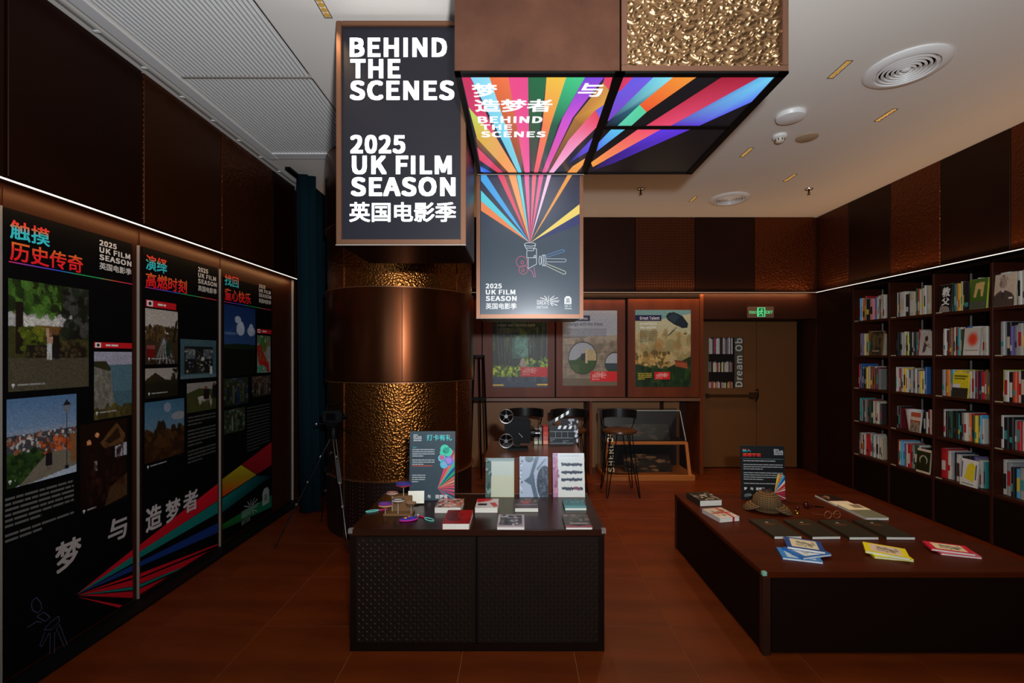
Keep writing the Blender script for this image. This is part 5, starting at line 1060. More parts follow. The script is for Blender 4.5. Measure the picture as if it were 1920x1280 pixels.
mb = MB(); text(mb, f_, '梦', .06*w_, .13*w_, .18*h, .23*h, 'e8e8e4', .001, .03); bd(o, 'lettering', mb); mb = MB(); text(mb, f_, '与', .20*w_, .27*w_, .18*h, .23*h, 'e8e8e4', .001, .03); bd(o, 'lettering', mb); mb = MB(); text(mb, f_, '造梦者', .33*w_, .53*w_, .18*h, .23*h, 'e8e8e4', .001, .03); bd(o, 'lettering', mb)
mb = MB(); great_logo(mb, f_, .06*w_, .24*w_, .05*h, .12*h, 'a8aca8', .001); bd(o, 'logo', mb)
mb = MB()
for ang, c_ in [(76, 'e8c838'), (69, 'e86838'), (62, '38a8b0'), (55, '2058a8'), (48, 'e8d8c8'), (40, 'd83838'), (30, 'e87858'), (20, 'e8d0c0'), (10, 'c82838'), (0, 'd82858'), (-12, 'c83048'), (-24, 'e0a8a0'), (-36, 'c82838')]:
    a0, a1 = math.radians(ang-4), math.radians(ang+3); u0, v0 = .74*w_, .13*h
    def end(a):
        L1 = (w_*.99-u0)/max(math.cos(a), .01); L2 = ((.48*h-v0)/math.sin(a)) if a > 0 else ((v0-.01*h)/-math.sin(a) if a < 0 else 9); L_ = min(L1, L2); return (u0+L_*math.cos(a), v0+L_*math.sin(a))
    frpoly(mb, f_, [(u0, v0), end(a0), end(a1)], c_, .0008)
bd(o, 'ray_pattern', mb)
o.rotation_euler = (-.07, 0, -.08)

# ------------------------------------------------------------------ bracelet display and small things on the table
def P3(x, y, z=TZ): return atz(x, y, z)
bs = thing('bracelet_stand', 'small wooden stepped stand holding woven bracelets at the left of the display table', 'display stand', P3(748, 964))
bx0, by0, _ = P3(748, 964)
build('base', MB().box(bx0-.085, bx0+.085, by0-.03, by0+.05, TZ, TZ+.012), mat('stand_wood', '7a5530', .5), bs, bevel=.002)
build('back_step', MB().box(bx0-.05, bx0+.07, by0+.02, by0+.045, TZ+.012, TZ+.10), MC['stand_wood'], bs, bevel=.002)
holders = [(-.075, -.02, .055), (-.045, .02, .115), (.0, -.02, .085), (.02, .03, .16), (.075, -.015, .065)]
for dx, dy, hh in holders:
    build('post', MB().tube([(bx0+dx, by0+dy, TZ+.010), (bx0+dx, by0+dy, TZ+hh-.006)], .0018, 6), mat('pale_rod', 'c8c0b0', .3), bs)
    build('pad', MB().lathe([(.022, hh-.006), (.024, hh), (0, hh)], (bx0+dx, by0+dy, TZ), 16), MC['stand_wood'], bs, smooth=True)
def bracelet(dx, dy, hh, cols, rad, label, flat=.55):
    t = thing('bracelet', label, 'bracelet', (bx0+dx, by0+dy, TZ+hh+.0005), group='bracelets on the wooden stand')
    for k, c_ in enumerate(cols):
        pts = [(bx0+dx+rad*math.cos(a), by0+dy+rad*flat*math.sin(a), TZ+hh+.004+.0062*k) for a in [2*math.pi*j/20 for j in range(20)]]
        build('band', MB().tube(pts, .0034, 6, closed=True), mat('yarn_'+c_, c_, .8), t, smooth=True)
    return t
bracelet(.02, .03, .16, ['a01838', '402c88', '2c3478'], .044, 'woven bracelet of blue and crimson bands on the tallest post of the stand')
bracelet(-.045, .02, .115, ['c8a8a0', '804838'], .032, 'pale pink and brown bead bracelet on the left tall post')
bracelet(.0, -.02, .085, ['d8d0c8', '504038'], .034, 'white and brown bead bracelet in the middle of the stand')
bracelet(-.075, -.02, .055, ['c8a070', 'a01848', '4038a0'], .038, 'stacked tan, magenta and blue bracelet at the low left post')
bracelet(.075, -.015, .065, ['604838', '987050'], .028, 'brown bead bracelet at the low right post')
def keyring(x, y, dirx, diry, label):
    X_, Y_, _ = P3(x, y); t = thing('key_strap', label, 'keychain', (X_, Y_, TZ), group='looped straps on the display table')
    L_ = math.hypot(dirx, diry); ux, uy = dirx/L_, diry/L_; q_ = lambda a, b: (X_+ux*a*1.45-uy*b*1.45, Y_+uy*a*1.45+ux*b*1.45, TZ+.004)
    build('loop', MB().tube([q_(.062+.026*math.cos(a), .010*math.sin(a)) for a in [2*math.pi*j/18 for j in range(18)]], .0028, 6, closed=True), mat('mint_cord', '70d0c0', .6), t, smooth=True)
    build('strap', MB().tube([q_(.0, 0), q_(.018, .002), q_(.037, 0)], .0042, 8), mat('magenta_cord', 'd82070', .6), t, smooth=True)
    build('ring', MB().tube([q_(-.008+.009*math.cos(a), .009*math.sin(a)) for a in [2*math.pi*j/14 for j in range(14)]], .0012, 5, closed=True), CHROME, t, smooth=True)
keyring(727, 955, -.9, -.38, 'mint and magenta looped cord strap left of the bracelet stand')
keyring(786, 968, .75, -.62, 'mint and magenta looped cord strap right of the purple pouch')
X_, Y_, _ = P3(766, 975)
pc = thing('woven_pouch', 'oval purple and magenta crocheted pouch with small flowers on the table', 'pouch', (X_, Y_, TZ), .35)
build('body', MB().lathe([(.0, .0004), (.028, .001), (.034, .008), (.028, .016), (.0, .019)], (0, 0, 0), 24, sx=1.4, sy=.75), mat('purple_yarn', '3c2c90', .9, bump=('weave', 60, .5, .002)), pc, world=False, smooth=True)
build('rim', MB().tube([(.049*math.cos(a), .0265*math.sin(a), .006) for a in [2*math.pi*j/28 for j in range(28)]], .0035, 6, closed=True), mat('magenta_yarn', 'c81890', .9), pc, world=False, smooth=True)
for dx, dy, c_ in [(-.018, -.005, 'e0a020'), (.004, .005, 'e86820'), (.018, -.002, '2858b8')]:
    build('flower', MB().lathe([(.009, .0165), (.008, .020), (0, .022)], (dx, dy, 0), 8), mat('yarn_'+c_, c_, .8), pc, world=False, smooth=True)
X_, Y_ = P3(780, 946)[:2]
pcd = thing('price_card', 'small bright white price card standing in front of the slate-grey board', 'card', (X_, Y_, TZ))
build('card', MB().box(-.050, .050, -.001, .001, .008, .085), mat('white_card_stock', 'fffbe6', .5), pcd, world=False, bevel=.0006, seg=1)
build('foot', MB().box(-.02, .02, -.012, .012, 0, .009), BLACKP, pcd, world=False, bevel=.001, seg=1)
pcd.rotation_euler = (-.12, 0, .05)

# ------------------------------------------------------------------ things on the plinth
# vintage film camera with two reels
MX, MY = (965-VX)*3.42/F, 3.42
fc = thing('film_camera', 'black vintage film camera model with two spoked reels on the plinth', 'camera', (MX, MY, QZ))
L0 = lambda: MB()
build('body', MB().box(-.055, .12, -.04, .05, .05, .22), BLACKM, fc, world=False, bevel=.008)
build('base', MB().box(-.05, .10, -.05, .06, 0, .018).box(.0, .04, -.02, .03, .018, .05), BLACKM, fc, world=False, bevel=.004)
build('lens', MB().lathe([(.032, .0), (.034, .03), (.028, .034), (.028, .055), (.033, .058), (.033, .068), (.0, .064)], (0, 0, 0), 24, axis='x').xf(Matrix.Translation((.12, 0, .12))), BLACKG, fc, world=False, smooth=True)
build('viewfinder', MB().box(-.02, .10, -.02, .02, .22, .245), BLACKM, fc, world=False, bevel=.004)
build('crank', MB().tube([(.03, -.04, .13), (.03, -.055, .13), (.055, -.058, .105)], .003, 6).lathe([(.006, -.066), (.006, -.054), (0, -.054)], (.055, 0, .105), 10, axis='y'), CHROME, fc, world=False)
def reel(cx_, cz_, r_):
    rl_ = build('reel', MB().tube([(cx_+r_*math.cos(a), -.052, cz_+r_*math.sin(a)) for a in [2*math.pi*j/28 for j in range(28)]], .0042, 8, closed=True).lathe([(.013, -.060), (.013, -.044), (0, -.044)], (cx_, 0, cz_), 16, axis='y'), mat('reel_metal', '8a8480', .3, .9), fc, world=False, smooth=True)
    m_ = MB()
    for k in range(5):
        a = 2*math.pi*k/5+.3; m_.tube([(cx_+.011*math.cos(a), -.052, cz_+.011*math.sin(a)), (cx_+r_*math.cos(a), -.052, cz_+r_*math.sin(a))], .0045, 6)
    build('spokes', m_, MC['reel_metal'], rl_, world=False)
    build('film', MB().lathe([(r_*.92, -.048), (r_*.92, -.042), (0, -.042)], (cx_, 0, cz_), 24, axis='y'), BLACKG, rl_, world=False)
reel(-.062, .252, .050); reel(-.062, .072, .050)
build('arm', MB().box(-.075, -.045, -.04, -.025, .06, .26), BLACKM, fc, world=False, bevel=.003)
# discs cases and clapperboard
def plinth_case(xl, xr, yt, yb, Y, cols, label):
    x0, x1 = (xl-VX)*Y/F, (xr-VX)*Y/F; h = (yb-yt)*Y/F; z1_ = QZ+h
    t = thing('disc_case', label, 'film case', ((x0+x1)/2, Y, QZ), group='film cases standing on the plinth')
    build('case', MB().box(x0, x1, Y, Y+.13, QZ+.0003, z1_), mat('case_'+cols[0], cols[0], .3), t, bevel=.002, seg=1)
    f2 = Fr((0, Y-.001, 0), (1, 0, 0), (0, 0, 1)); m_ = MB(); n_ = len(cols)-1
    for k, c_ in enumerate(cols[1:]): frrect(m_, f2, x0+.003, x1-.003, z1_-h*(k+.9)/n_, z1_-h*(k+.1)/n_, c_, .0004)
    build('spine_label', m_, PRINT, t)
plinth_case(1001, 1009, 791, 822, 3.60, ['4c4840', '6c685c', '504c48', '8c8878', 'c8c8a0'], 'grey film case, spine outwards, leftmost behind the film camera')
plinth_case(1009.5, 1016.5, 789, 822, 3.60, ['242220', '807870', '3c3834', '686460', 'a8a890'], 'black film case with grey label, between the camera and clapperboard')
plinth_case(1018, 1028, 788, 822, 3.60, ['8c2018', 'b02818', 'c84028', 'b85848', 'e09070'], 'red film case beside the clapperboard')
CY_ = 3.57; x0, x1 = (1030-VX)*CY_/F, (1076-VX)*CY_/F; hh = (833-796)*CY_/F
cl = thing('clapperboard', 'black clapperboard with white diagonal stripes, its arm raised, on the plinth', 'clapperboard', ((x0+x1)/2, CY_, QZ))
w_ = x1-x0; f_ = Fr((-w_/2, 0, 0), (1, 0, 0), (0, 0, 1))
build('slate', MB().box(-w_/2, w_/2, 0, .006, .0004, hh), mat('slate_black', '12191b', .45, spec=.2), cl, world=False, bevel=.001, seg=1)
mb = MB()
for v in (.10, .36, .68): frrect(mb, f_, .02*w_, .98*w_, v*hh, v*hh+.0025, 'a0a8a8', .0008)
for u in (.25, .5, .75): frrect(mb, f_, u*w_, u*w_+.0018, .36*hh, .68*hh, 'a0a8a8', .0008)
for u in (.34, .56, .78): frpoly(mb, f_, [(u*w_, .82*hh), ((u+.11)*w_, .82*hh), ((u+.17)*w_, .985*hh), ((u+.06)*w_, .985*hh)], 'e8ecec', .001)
lines(mb, f_, .04*w_, .24*w_, .30*hh, 2, .07*hh, .025*hh, '788088', 3); lines(mb, f_, .55*w_, .8*w_, .24*hh, 2, .07*hh, .025*hh, '788088', 4)
build('slate_print', mb, PRINT, cl, world=False)
L_ = w_*1.02; arm = build('clap_arm', MB().box(0, L_, -.002, .006, 0, .024).xf(Matrix.Translation((-w_/2, 0, hh+.001)) @ Matrix.Rotation(-.52, 4, 'Y')), mat('slate_black', ''), cl, world=False)
f3 = Fr(Vector((-w_/2, -.002, hh+.001)), (math.cos(.52), 0, math.sin(.52)), (-math.sin(.52), 0, math.cos(.52))); mb = MB()
for u in (.28, .53, .78): frpoly(mb, f3, [(u*L_, .001), ((u+.13)*L_, .001), ((u+.21)*L_, .023), ((u+.08)*L_, .023)], 'f0f2f0', .0008)
build('stripes', mb, PRINT, arm, world=False)
cl.rotation_euler = (-.10, 0, 0)
# card behind the clapperboard
Yc = 3.66; x0, x1 = (1052-VX)*Yc/F, (1084-VX)*Yc/F; hc = (828-782)*Yc/F
cv = Cv(36, 46, '18181c', '141418'); cv.blobs(.4, 1, .0, .5, 14, .09, ['d8d8dc', 'a8a8b0', '28282c'], .9).blobs(.8, 1, .5, 1, 8, .09, ['c8d0e0', 'e0e0e8'], .9)
pc2 = tag(build('photo_card', MB().box(-(x1-x0)/2, (x1-x0)/2, 0, .003, 0, hc), BLACKP, loc=((x0+x1)/2, Yc, QZ), world=False), 'black-and-white photo card standing behind the clapperboard', 'card')
picture('print', cv, Fr((0, 0, 0), (1, 0, 0), (0, 0, 1)), -(x1-x0)/2+.001, (x1-x0)/2-.001, .001, hc-.001, pc2, d=.0006, world=False)

# ------------------------------------------------------------------ bar stools at the back counter
def stool(px, Y, label):
    x = (px-VX)*Y/F; t = thing('bar_stool', label, 'stool', (x, Y, 0), group='black wire-legged bar stools at the back counter')
    build('seat', MB().lathe([(.0, .705), (.17, .708), (.195, .722), (.19, .742), (.15, .754), (0, .758)], (x, Y, 0), 32), mat('bronze_leather', '4a2c18', .28, .2), t, smooth=True)
    vs = []; n_ = 18
    for k in range(n_+1):
        a = math.radians(200+140*k/n_)
        for r_, z_ in ((.205, .86), (.235, .86), (.235, .96), (.205, .96)): vs.append((x+r_*math.cos(a), Y-r_*math.sin(a)*-1*-1 if False else Y-r_*math.sin(a), z_))
    fs = []
    for k in range(n_):
        b = k*4; fs += [(b+j, b+(j+1) % 4, b+4+(j+1) % 4, b+4+j) for j in range(4)]
    fs += [(3, 2, 1, 0), (n_*4, n_*4+1, n_*4+2, n_*4+3)]
    build('backrest', MB().add(vs, fs), mat('black_leather', '0e0c0c', .35), t, bevel=.006, smooth=True)
    for sx_ in (-1, 1): build('back_post', MB().tube([(x+sx_*.15, Y+.08, .73), (x+sx_*.19, Y+.12, .80), (x+sx_*.20, Y+.10, .88)], .007, 8), BLACKM, t, smooth=True)
    for k in range(4):
        a = math.pi/4+k*math.pi/2; c_, s_ = math.cos(a), math.sin(a); tx, ty = -s_, c_
        pts = [(x+.13*c_+.05*tx, Y+.13*s_+.05*ty, .715), (x+.255*c_+.012*tx, Y+.255*s_+.012*ty, .03), (x+.262*c_, Y+.262*s_, .008), (x+.255*c_-.012*tx, Y+.255*s_-.012*ty, .03), (x+.13*c_-.05*tx, Y+.13*s_-.05*ty, .715)]
        build('leg', MB().tube(pts, .006, 8), BLACKM, t, smooth=True)
    build('foot_ring', MB().tube([(x+.20*math.cos(a), Y+.20*math.sin(a), .28) for a in [2*math.pi*j/28 for j in range(28)]], .005, 8, closed=True), BLACKM, t, smooth=True)
    return t
s0 = stool(1162, 5.30, 'rightmost black bar stool in front of the clear display case')
def mv(px, Y): return ((px-VX)*Y/F, Y, 0)
dup(s0, mv(1068, 5.34), 'bar stool behind the clapperboard, between the other two', group=s0['group'])
dup(s0, mv(985, 5.40), 'leftmost bar stool, mostly hidden behind the film camera', group=s0['group'])

# ------------------------------------------------------------------ clear display case with stepped slanted fronts
SX0, SX1, SYF, SYB = (1134-VX)*5.9/F, (1293-VX)*5.9/F, 5.86, 6.5
dc = thing('display_case', 'two-tier clear acrylic and wood display case lettered SHERLOC on its side', 'display case', ((SX0+SX1)/2, 6.1, 0))
CW = mat('case_wood', 'a8642c', .4)
build('tray', MB().box(SX0-.02, SX1+.05, SYF-.02, SYB-.04, 0.0, .07), CW, dc, bevel=.004)
build('rail', MB().box(SX0+.03, SX1-.0, SYF+.10, SYF+.14, .44, .475), CW, dc, bevel=.003)
build('stile', MB().add([(SX1-.03, SYF, .07), (SX1+.01, SYF, .07), (SX1+.0, SYF+.10, .46), (SX1-.035, SYF+.10, .46), (SX1-.03, SYF+.03, .07), (SX1+.01, SYF+.03, .07), (SX1+.0, SYF+.13, .46), (SX1-.035, SYF+.13, .46)], [(0, 1, 2, 3), (7, 6, 5, 4), (0, 4, 5, 1), (3, 2, 6, 7), (0, 3, 7, 4), (1, 5, 6, 2)]), CW, dc)
build('stile', MB().box(SX0+.01, SX0+.035, SYF+.02, SYF+.05, .07, .45), CW, dc, bevel=.002)
build('back_board', MB().box(SX0+.02, SX1-.0, SYB-.10, SYB-.08, .07, .86), mat('case_back', '1c1a18', .5), dc)
def slab(a, b, c_, d_, th=.004): # quad facing forward, thickened
    A = [Vector(p) for p in (a, b, c_, d_)]; n_ = (A[1]-A[0]).cross(A[3]-A[0]).normalized()*th
    return MB().add([tuple(p) for p in A]+[tuple(p-n_) for p in A], [(0, 1, 2, 3), (7, 6, 5, 4), (0, 4, 5, 1), (1, 5, 6, 2), (2, 6, 7, 3), (3, 7, 4, 0)])
build('front_pane', slab((SX0+.04, SYF+.01, .075), (SX1-.035, SYF+.01, .075), (SX1-.04, SYF+.10, .435), (SX0+.04, SYF+.10, .435)), GLASS, dc)
build('front_pane', slab((SX0+.03, SYF+.16, .48), (SX1-.005, SYF+.16, .48), (SX1-.04, SYF+.28, .85), (SX0+.03, SYF+.28, .85)), GLASS, dc)
build('lid', MB().box(SX0+.0, SX1-.035, SYF+.28, SYB-.08, .85, .862), mat('case_lid', '606864', .2), dc, bevel=.002, seg=1)
build('edge_strip', MB().tube([(SX1-.005, SYF+.155, .48), (SX1-.04, SYF+.275, .855)], .005, 6), mat('acrylic_edge', 'a8b8b0', .2), dc)
build('edge_strip', MB().tube([(SX0+.0, SYF+.275, .862), (SX1-.04, SYF+.275, .862)], .005, 6), MC['acrylic_edge'], dc)
build('side_pane', slab((SX0+.0, SYF+.01, .075), (SX0+.0, SYB-.1, .075), (SX0+.0, SYB-.1, .85), (SX0+.0, SYF+.28, .85)), GLASS, dc)
f_ = Fr((0, SYF+.02, 0), (1, 0, 0), (0, .21, .978)); mb = MB(); text(mb, f_, 'SHERLOC', SX0+.045, SX0+.125, .10, .62, 'f0e4c4', .004, .02, rot=True)
for i_, (a_, b_, c_2) in enumerate([((0, 0), (0, 0), '')][:0]): pass
build('lettering', mb, PRINT, dc)
def prop(name, label, x, y, z, cols, w_, h_, seed):
    cv = Cv(40, 30, cols[0], cols[1]); cv.blobs(0, 1, 0, 1, 40, .1, cols, .8)
    o = tag(build(name, MB().box(-w_/2, w_/2, 0, .006, 0, h_), BLACKP, loc=(x, y, z), world=False), label, 'card'); picture('print', cv.noise(.1), Fr((0, 0, 0), (1, 0, 0), (0, 0, 1)), -w_/2, w_/2, 0, h_, o, d=.0005, world=False); o.rotation_euler = (-.5, 0, 0)
prop('printed_sheet', 'dark printed sheet with warm figures in the lower tier of the clear display case', (SX0+SX1)/2+.05, 6.02, .072, ['281c14', '1c1410', '8a5a38', '3c2c20', 'b08050'], .62, .24, 1)
prop('printed_sheet', 'dark printed sheet in the upper tier of the clear display case', (SX0+SX1)/2+.05, 6.08, .48, ['1c2420', '141818', '3c4840', '604838'], .62, .22, 2)
build('middle_shelf', MB().box(SX0+.01, SX1-.01, SYF+.14, SYB-.1, .46, .475), mat('case_back', ''), dc)

# ------------------------------------------------------------------ things on the low platform table
def plat(xl, xr, yb, dp, th, cover, cv, label, rz=0, z=PZ, **k):
    x, y, w_ = onz(xl, xr, yb, z); c_, s_ = math.cos(rz), math.sin(rz)
    return flat_book(x-s_*dp/2, y+c_*dp/2, z+.0004, w_, dp, th, rz, cover, cv, label, **k)
cv = Cv(44, 50, '20201c', '2c2820'); cv.blobs(0, 1, 0, 1, 40, .1, ['c0b8ac', '14100c', '584c3c', '8c8070', '1c1c18'], .8)
plat(1311, 1355, 948.5, .21, .045, '2a2a26', cv.noise(.06), 'thick book with dark and cream photo cover, far left corner of low table', rz=.12)
cv = Cv(44, 50, 'b4a898', 'c8bcac'); cv.blobs(.2, .8, .2, .8, 14, .1, ['a08870', '6c5c4c'], .7).rect(0, 1, .85, 1, 'd0c8c0')
ob, f_ = plat(1347, 1389.5, 978, .20, .03, 'c8b8ac', cv, 'cream book tied with red ribbon near the left edge of the low table', rz=.22)
wr_ = .145
build('ribbon', MB().box(.022, .036, -.1015, .1015, .0304, .032).box(.022, .036, -.103, -.1012, .0, .032).box(-.0735, .0735, -.012, .000, .0306, .0322), mat('red_ribbon', 'b01820', .5), ob, world=False)
for i, (xl, xr, yb, xl0, lb) in enumerate([(1451, 1504, 1010.5, 1412, 'dark olive-brown hardback, leftmost of the four in a row, partly under the blue books'), (1522, 1577, 1011, 1484, 'dark olive-brown hardback, second of the four in a row'), (1592, 1648, 1012, 1550, 'dark olive-brown hardback, third of the four in a row'), (1662, 1716, 1012, 1613, 'dark olive-brown hardback, rightmost of the four in a row')]):
    if i == 0: z_ = PZ
    rz = [.02, .03, .0, -.02][i]
    if i == 0:
        cv = Cv(40, 54, '2c2618', '2a2418'); cv.ell(.5, .2, .06, .02, 'b8b0a0').rect(.3, .7, .28, .31, '6c3c1c').rect(.33, .67, .35, .375, '6c3c1c')
        x, y, w_ = onz(1522, 1577, 1011, PZ)
    o = plat(xl, xr, yb, .30, .019, '2c2619', cv, lb, rz=rz, group='four identical dark olive-brown hardbacks')[0]
def small(cx, cy_, w_, dp, th, rz, cover, cv, label, z): 
    x, y, _ = atz(cx, cy_, z); return flat_book(x, y, z+.0004, w_, dp, th, rz, cover, cv, label)[0]
def picbook(c1, c2, c3):
    cv = Cv(40, 52, c1, c1); cv.rect(.14, .86, .12, .9, c2).blobs(.3, .75, .3, .75, 26, .07, [c3, '787468', 'a09880'], .8); return cv.noise(.02)
BLU = ('2858a0', 'd8cfae', '8c8c60'); 
small(1498, 1043, .20, .145, .013, -.30, '3c84c4', picbook('3c84c4', 'b8d0d8', '788890'), 'light blue book at the bottom of the blue stack', PZ)
small(1512, 1036, .20, .145, .013, .25, '2c6cb0', picbook('2c6cb0', 'd0d8d8', '788890'), 'mid blue book in the middle of the blue stack', PZ+.0136)
small(1507, 1024, .19, .16, .015, -.42, '284c88', picbook('284c88', 'ddd3b0', '8c8c60'), 'navy-edged book with a cream picture label, top of the blue stack', PZ+.0274)
small(1665, 1041, .19, .13, .013, -.25, 'e6dc20', picbook('e6dc20', 'e0c8a8', '98785c'), 'bright yellow book, lower of the yellow pair', PZ)
small(1660, 1035, .20, .145, .015, -.55, 'ecdc1c', picbook('ecdc1c', 'e4ccb0', '98785c'), 'bright yellow book with pale pink picture label, upper of the yellow pair', PZ+.0136)
small(1790, 1036, .19, .125, .012, -.30, 'd86878', picbook('d86878', 'e8d8c0', '585450'), 'pink-red book, lower of the red pair', PZ)
small(1778, 1030, .20, .12, .014, -.40, 'd8203c', picbook('d8203c', 'e8d8a8', '585450'), 'red book with a cream picture label, upper of the red pair', PZ+.0126)
cv = Cv(44, 50, '1c1410', 'e0d8c0'); cv.rect(0, 1, 0, .62, '20140f').blobs(.1, .5, .15, .4, 6, .1, ['a88468', '5c3c2c'], .8).rect(0, 1, .6, .66, '5c2028').rect(0, 1, .66, 1, 'e0d8bc')
plat(1566, 1603, 948.5, .24, .012, 'd0c8b4', cv, 'book with black and cream cover at the back right of the low table', rz=.0)
cv = Cv(44, 50, 'e8e0b8', '70745c'); cv.rect(0, 1, 0, .45, 'e8dfb4').rect(.45, .9, .05, .3, '8c7c68').rect(0, 1, .45, 1, '74765f')
plat(1624, 1667, 975, .29, .018, 'b4b0a0', cv.noise(.02), 'grey-green and cream book right of the glasses', rz=.0)

# tweed deerstalker hat
hx_, hy_, _ = atz(1438, 957, PZ); 
TW = mat('tweed', '6c5238', .95, spec=.1)
nt = TW.node_tree; N = nt.nodes.new; L = nt.links.new; bsd = nt.nodes['Principled BSDF']; tc = N('ShaderNodeTexCoord')
wv = [N('ShaderNodeTexWave') for _ in range(3)]
for wv_, dr_, sc_ in zip(wv, ('X', 'Z', 'Y'), (30, 26, 30)):
    wv_.bands_direction = dr_; wv_.inputs['Scale'].default_value = sc_; wv_.inputs['Distortion'].default_value = .6; L(tc.outputs['Object'], wv_.inputs['Vector'])
m1 = N('ShaderNodeMix'); m1.data_type = 'RGBA'; L(wv[0].outputs['Fac'], m1.inputs['Factor']); m1.inputs['A'].default_value = (*lin('3c2f24'), 1); m1.inputs['B'].default_value = (*lin('957650'), 1)
m2 = N('ShaderNodeMix'); m2.data_type = 'RGBA'; m2.blend_type = 'MULTIPLY'; m2.inputs['Factor'].default_value = .8; L(m1.outputs['Result'], m2.inputs['A'])
rp = N('ShaderNodeValToRGB'); rp.color_ramp.elements[0].color = (.22, .2, .18, 1); rp.color_ramp.elements[1].color = (1, .95, .85, 1); L(wv[1].outputs['Fac'], rp.inputs['Fac']); L(rp.outputs['Color'], m2.inputs['B']); L(m2.outputs['Result'], bsd.inputs['Base Color'])
hat = thing('tweed_hat', 'brown checked tweed deerstalker hat on the low table', 'hat', (hx_, hy_, PZ), 0)
build('crown', MB().lathe([(.098, .012), (.104, .03), (.102, .065), (.092, .10), (.070, .128), (.040, .143), (0, .148)], (0, 0, 0), 36, sx=1.0, sy=1.05), TW, hat, world=False, smooth=True)
def brim(s_):
    mb = MB(); vs = []; n_ = 16
    for k in range(n_+1):
        a = math.radians(-68+136*k/n_); fl = max(0, math.cos(a*1.25))
        for t_ in (0, .5, 1):
            r_ = .099+t_*.074*fl; vs.append((s_*r_*math.cos(a), r_*1.05*math.sin(a), max(.0045, .062-.040*t_*t_*fl-.024*t_*fl)))
    fs = [(k*3+j, k*3+j+1, (k+1)*3+j+1, (k+1)*3+j) for k in range(n_) for j in range(2)]
    o = build('brim', MB().add(vs, fs), TW, hat, world=False, smooth=True); md = o.modifiers.new('t', 'SOLIDIFY'); md.thickness = .004; return o
brim(1); brim(-1)
for s_ in (1, -1):   # ear flaps folded up and tied on top
    vs = []; n_ = 10
    for k in range(n_+1):
        a = math.radians(90*s_-46+92*k/n_)
        for t_, z_ in ((0, .03), (.33, .075), (.66, .11), (1, .142)):
            r_ = [.109, .108, .094, .045][int(round(t_*3))]; w__ = 1-.25*t_; aa = math.radians(90*s_)+(a-math.radians(90*s_))*w__
            vs.append((r_*math.cos(aa), r_*1.05*math.sin(aa), z_+.003))
    o = build('ear_flap', MB().add(vs, [(k*4+j, k*4+j+1, (k+1)*4+j+1, (k+1)*4+j) for k in range(n_) for j in range(3)]), TW, hat, world=False, smooth=True); md = o.modifiers.new('t', 'SOLIDIFY'); md.thickness = .003
build('bow', MB().tube([(0, 0, .148), (.014, .004, .160), (.03, .01, .158), (.03, 0, .152), (0, 0, .150), (-.016, -.002, .161), (-.032, .006, .158), (-.03, 0, .151), (0, 0, .149)], .0045, 6), mat('brown_ribbon', '2c1a14', .7), hat, world=False, smooth=True)
hat.rotation_euler = (0, 0, -.46)
# brass bell-like charm, pipe, spectacles
x, y, z = atz(1495, 963, PZ)
gb = thing('brass_compass', 'small gold-coloured brass trinket right of the hat', 'ornament', (x, y, PZ))
build('base', MB().lathe([(.0, .0003), (.016, .0003), (.018, .006), (.014, .014), (.017, .024), (.006, .030), (0, .031)], (0, 0, 0), 20), mat('brass', 'd0a840', .22, 1.0), gb, world=False, smooth=True)
build('glass_top', MB().lathe([(.0, .031), (.010, .033), (.013, .044), (.008, .054), (0, .057)], (0, 0, 0), 16), mat('red_glass', '3c0c0a', .08), gb, world=False, smooth=True)
x, y, z = atz(1511, 952, PZ)
pp = thing('smoking_pipe', 'dark red curved smoking pipe lying behind the brass trinket', 'pipe', (x, y, PZ), .0)
build('bowl', MB().lathe([(0, .002), (.014, .003), (.019, .014), (.019, .036), (.016, .042), (.013, .042), (.012, .02), (0, .018)], (0, 0, 0), 20), mat('briar', '3c0f0a', .15, coat=.6), pp, world=False, smooth=True)
build('shank', MB().tube([(.012, 0, .01), (.04, .004, .014), (.062, .006, .012)], [.009, .007, .0065], 10), MC['briar'], pp, world=False, smooth=True)
build('band', MB().tube([(.060, .006, .012), (.066, .006, .012)], .0072, 12), CHROME, pp, world=False)
build('stem', MB().tube([(.066, .006, .012), (.10, .004, .009), (.135, -.002, .0055)], [.006, .005, .004], 8), BLACKG, pp, world=False, smooth=True)
x, y, z = atz(1561, 972, PZ)
gs = thing('round_glasses', 'thin round wire-rimmed glasses lying on the low table', 'glasses', (x, y, PZ), .1)
for s_ in (-1, 1):
    rm = build('rim', MB().tube([(s_*.034+.026*math.cos(a), 0, .028+.026*math.sin(a)) for a in [2*math.pi*j/24 for j in range(24)]], .0019, 6, closed=True), mat('copper_wire', 'c08058', .3, .6), gs, world=False, smooth=True)
    build('temple', MB().tube([(s_*.061, 0, .03), (s_*.063, .06, .012), (s_*.060, .12, .002)], .0014, 5), MC['copper_wire'], gs, world=False)
build('bridge', MB().tube([(-.009, 0, .032), (0, 0, .037), (.009, 0, .032)], .0011, 6), MC['copper_wire'], gs, world=False)

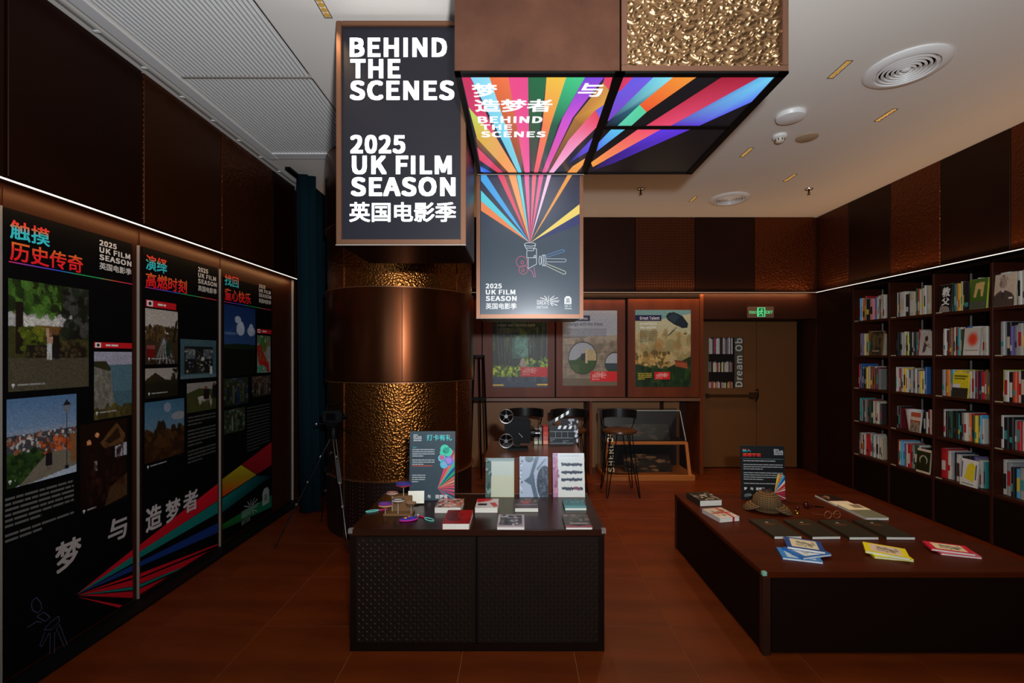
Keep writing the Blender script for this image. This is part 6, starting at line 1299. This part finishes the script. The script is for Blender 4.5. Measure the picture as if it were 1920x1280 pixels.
# ------------------------------------------------------------------ video camera on a tripod by the curtain
tp = thing('tripod', 'black folding tripod with bright clamps standing in the dark beside the column', 'tripod', (-1.62, 4.02, 0))
hub = Vector((-1.62, 4.02, .93))
build('hub', MB().lathe([(.0, .86), (.035, .865), (.04, .93), (.03, .97), (.018, .98), (0, .98)], (-1.62, 4.02, 0), 20), BLACKM, tp, smooth=True)
for fx, fy in [(-1.372, 3.70), (-2.02, 3.80), (-1.90, 4.42)]:
    f0 = Vector((fx, fy, .004)); a = hub+(f0-hub)*.04; m_ = a+(f0-a)*.42; m2_ = a+(f0-a)*.62; d_ = (f0-a).normalized(); sd = d_.cross(Vector((0, 0, 1))).normalized()*.012
    lg = build('leg', MB().tube([a+sd, m_+sd], .007, 8).tube([a-sd, m_-sd], .007, 8).tube([a+(m_-a)*.5, m2_], .008, 8).tube([m2_, f0], .006, 8), mat('tripod_black', '1a1a1c', .25, .6), tp, smooth=True)
    for c_ in (m_, a+(m_-a)*.45, m2_): build('clamp', MB().tube([c_-d_*.008, c_+d_*.008], .016, 10), CHROME, lg)
build('pan_head', MB().box(-1.67, -1.57, 3.99, 4.05, .98, 1.02).tube([(-1.60, 4.0, 1.0), (-1.42, 3.9, .93)], .006, 8).tube([(-1.75, 4.02, 1.0), (-1.67, 4.02, 1.0)], .012, 8), BLACKM, tp, bevel=0)
build('pan_knob', MB().lathe([(.012, -.01), (.014, 0), (.012, .01), (0, .01)], (-1.76, 4.0, 1.0), 12), CHROME, tp)
vc = thing('video_camera', 'dark camcorder mounted on the tripod beside the column', 'camera', (-1.62, 4.02, 1.0205))
build('body', MB().box(-1.70, -1.53, 3.97, 4.07, 1.021, 1.12), BLACKP, vc, bevel=.01)
build('lens_barrel', MB().lathe([(.03, 0), (.034, .02), (.034, .05), (.04, .055), (.04, .08), (0, .075)], (0, 0, 0), 20, axis='x').xf(Matrix.Translation((-1.53, 4.02, 1.065))), BLACKG, vc, smooth=True)
build('handle', MB().tube([(-1.68, 4.02, 1.115), (-1.67, 4.02, 1.17), (-1.56, 4.02, 1.17), (-1.55, 4.02, 1.115)], .009, 8), BLACKM, vc, smooth=True)
build('screen', MB().box(-1.66, -1.58, 3.955, 3.963, 1.04, 1.10), BLACKG, vc)

# black metal easel beside the cabinet (only its frame shows)
ez = thing('metal_easel', 'thin black metal easel frame standing left of the cabinet posters', 'easel', ((902-VX)*5.6/F, 5.6, 0))
ex_ = (903-VX)*5.6/F
build('crossbar', MB().box(ex_-.10, ex_+.03, 5.585, 5.605, 1.575, 1.605), BLACKM, ez)
build('leg', MB().tube([(ex_+.025, 5.59, 1.6), (ex_+.085, 5.55, .005)], .012, 8), BLACKM, ez); build('leg', MB().tube([(ex_-.09, 5.59, 1.6), (ex_-.14, 5.55, .005)], .012, 8), BLACKM, ez)
build('rear_leg', MB().tube([(ex_-.03, 5.60, 1.58), (ex_-.03, 5.95, .005)], .01, 8), BLACKM, ez)
build('ledge', MB().box(ex_-.12, ex_+.06, 5.53, 5.575, 1.06, 1.09), BLACKM, ez)
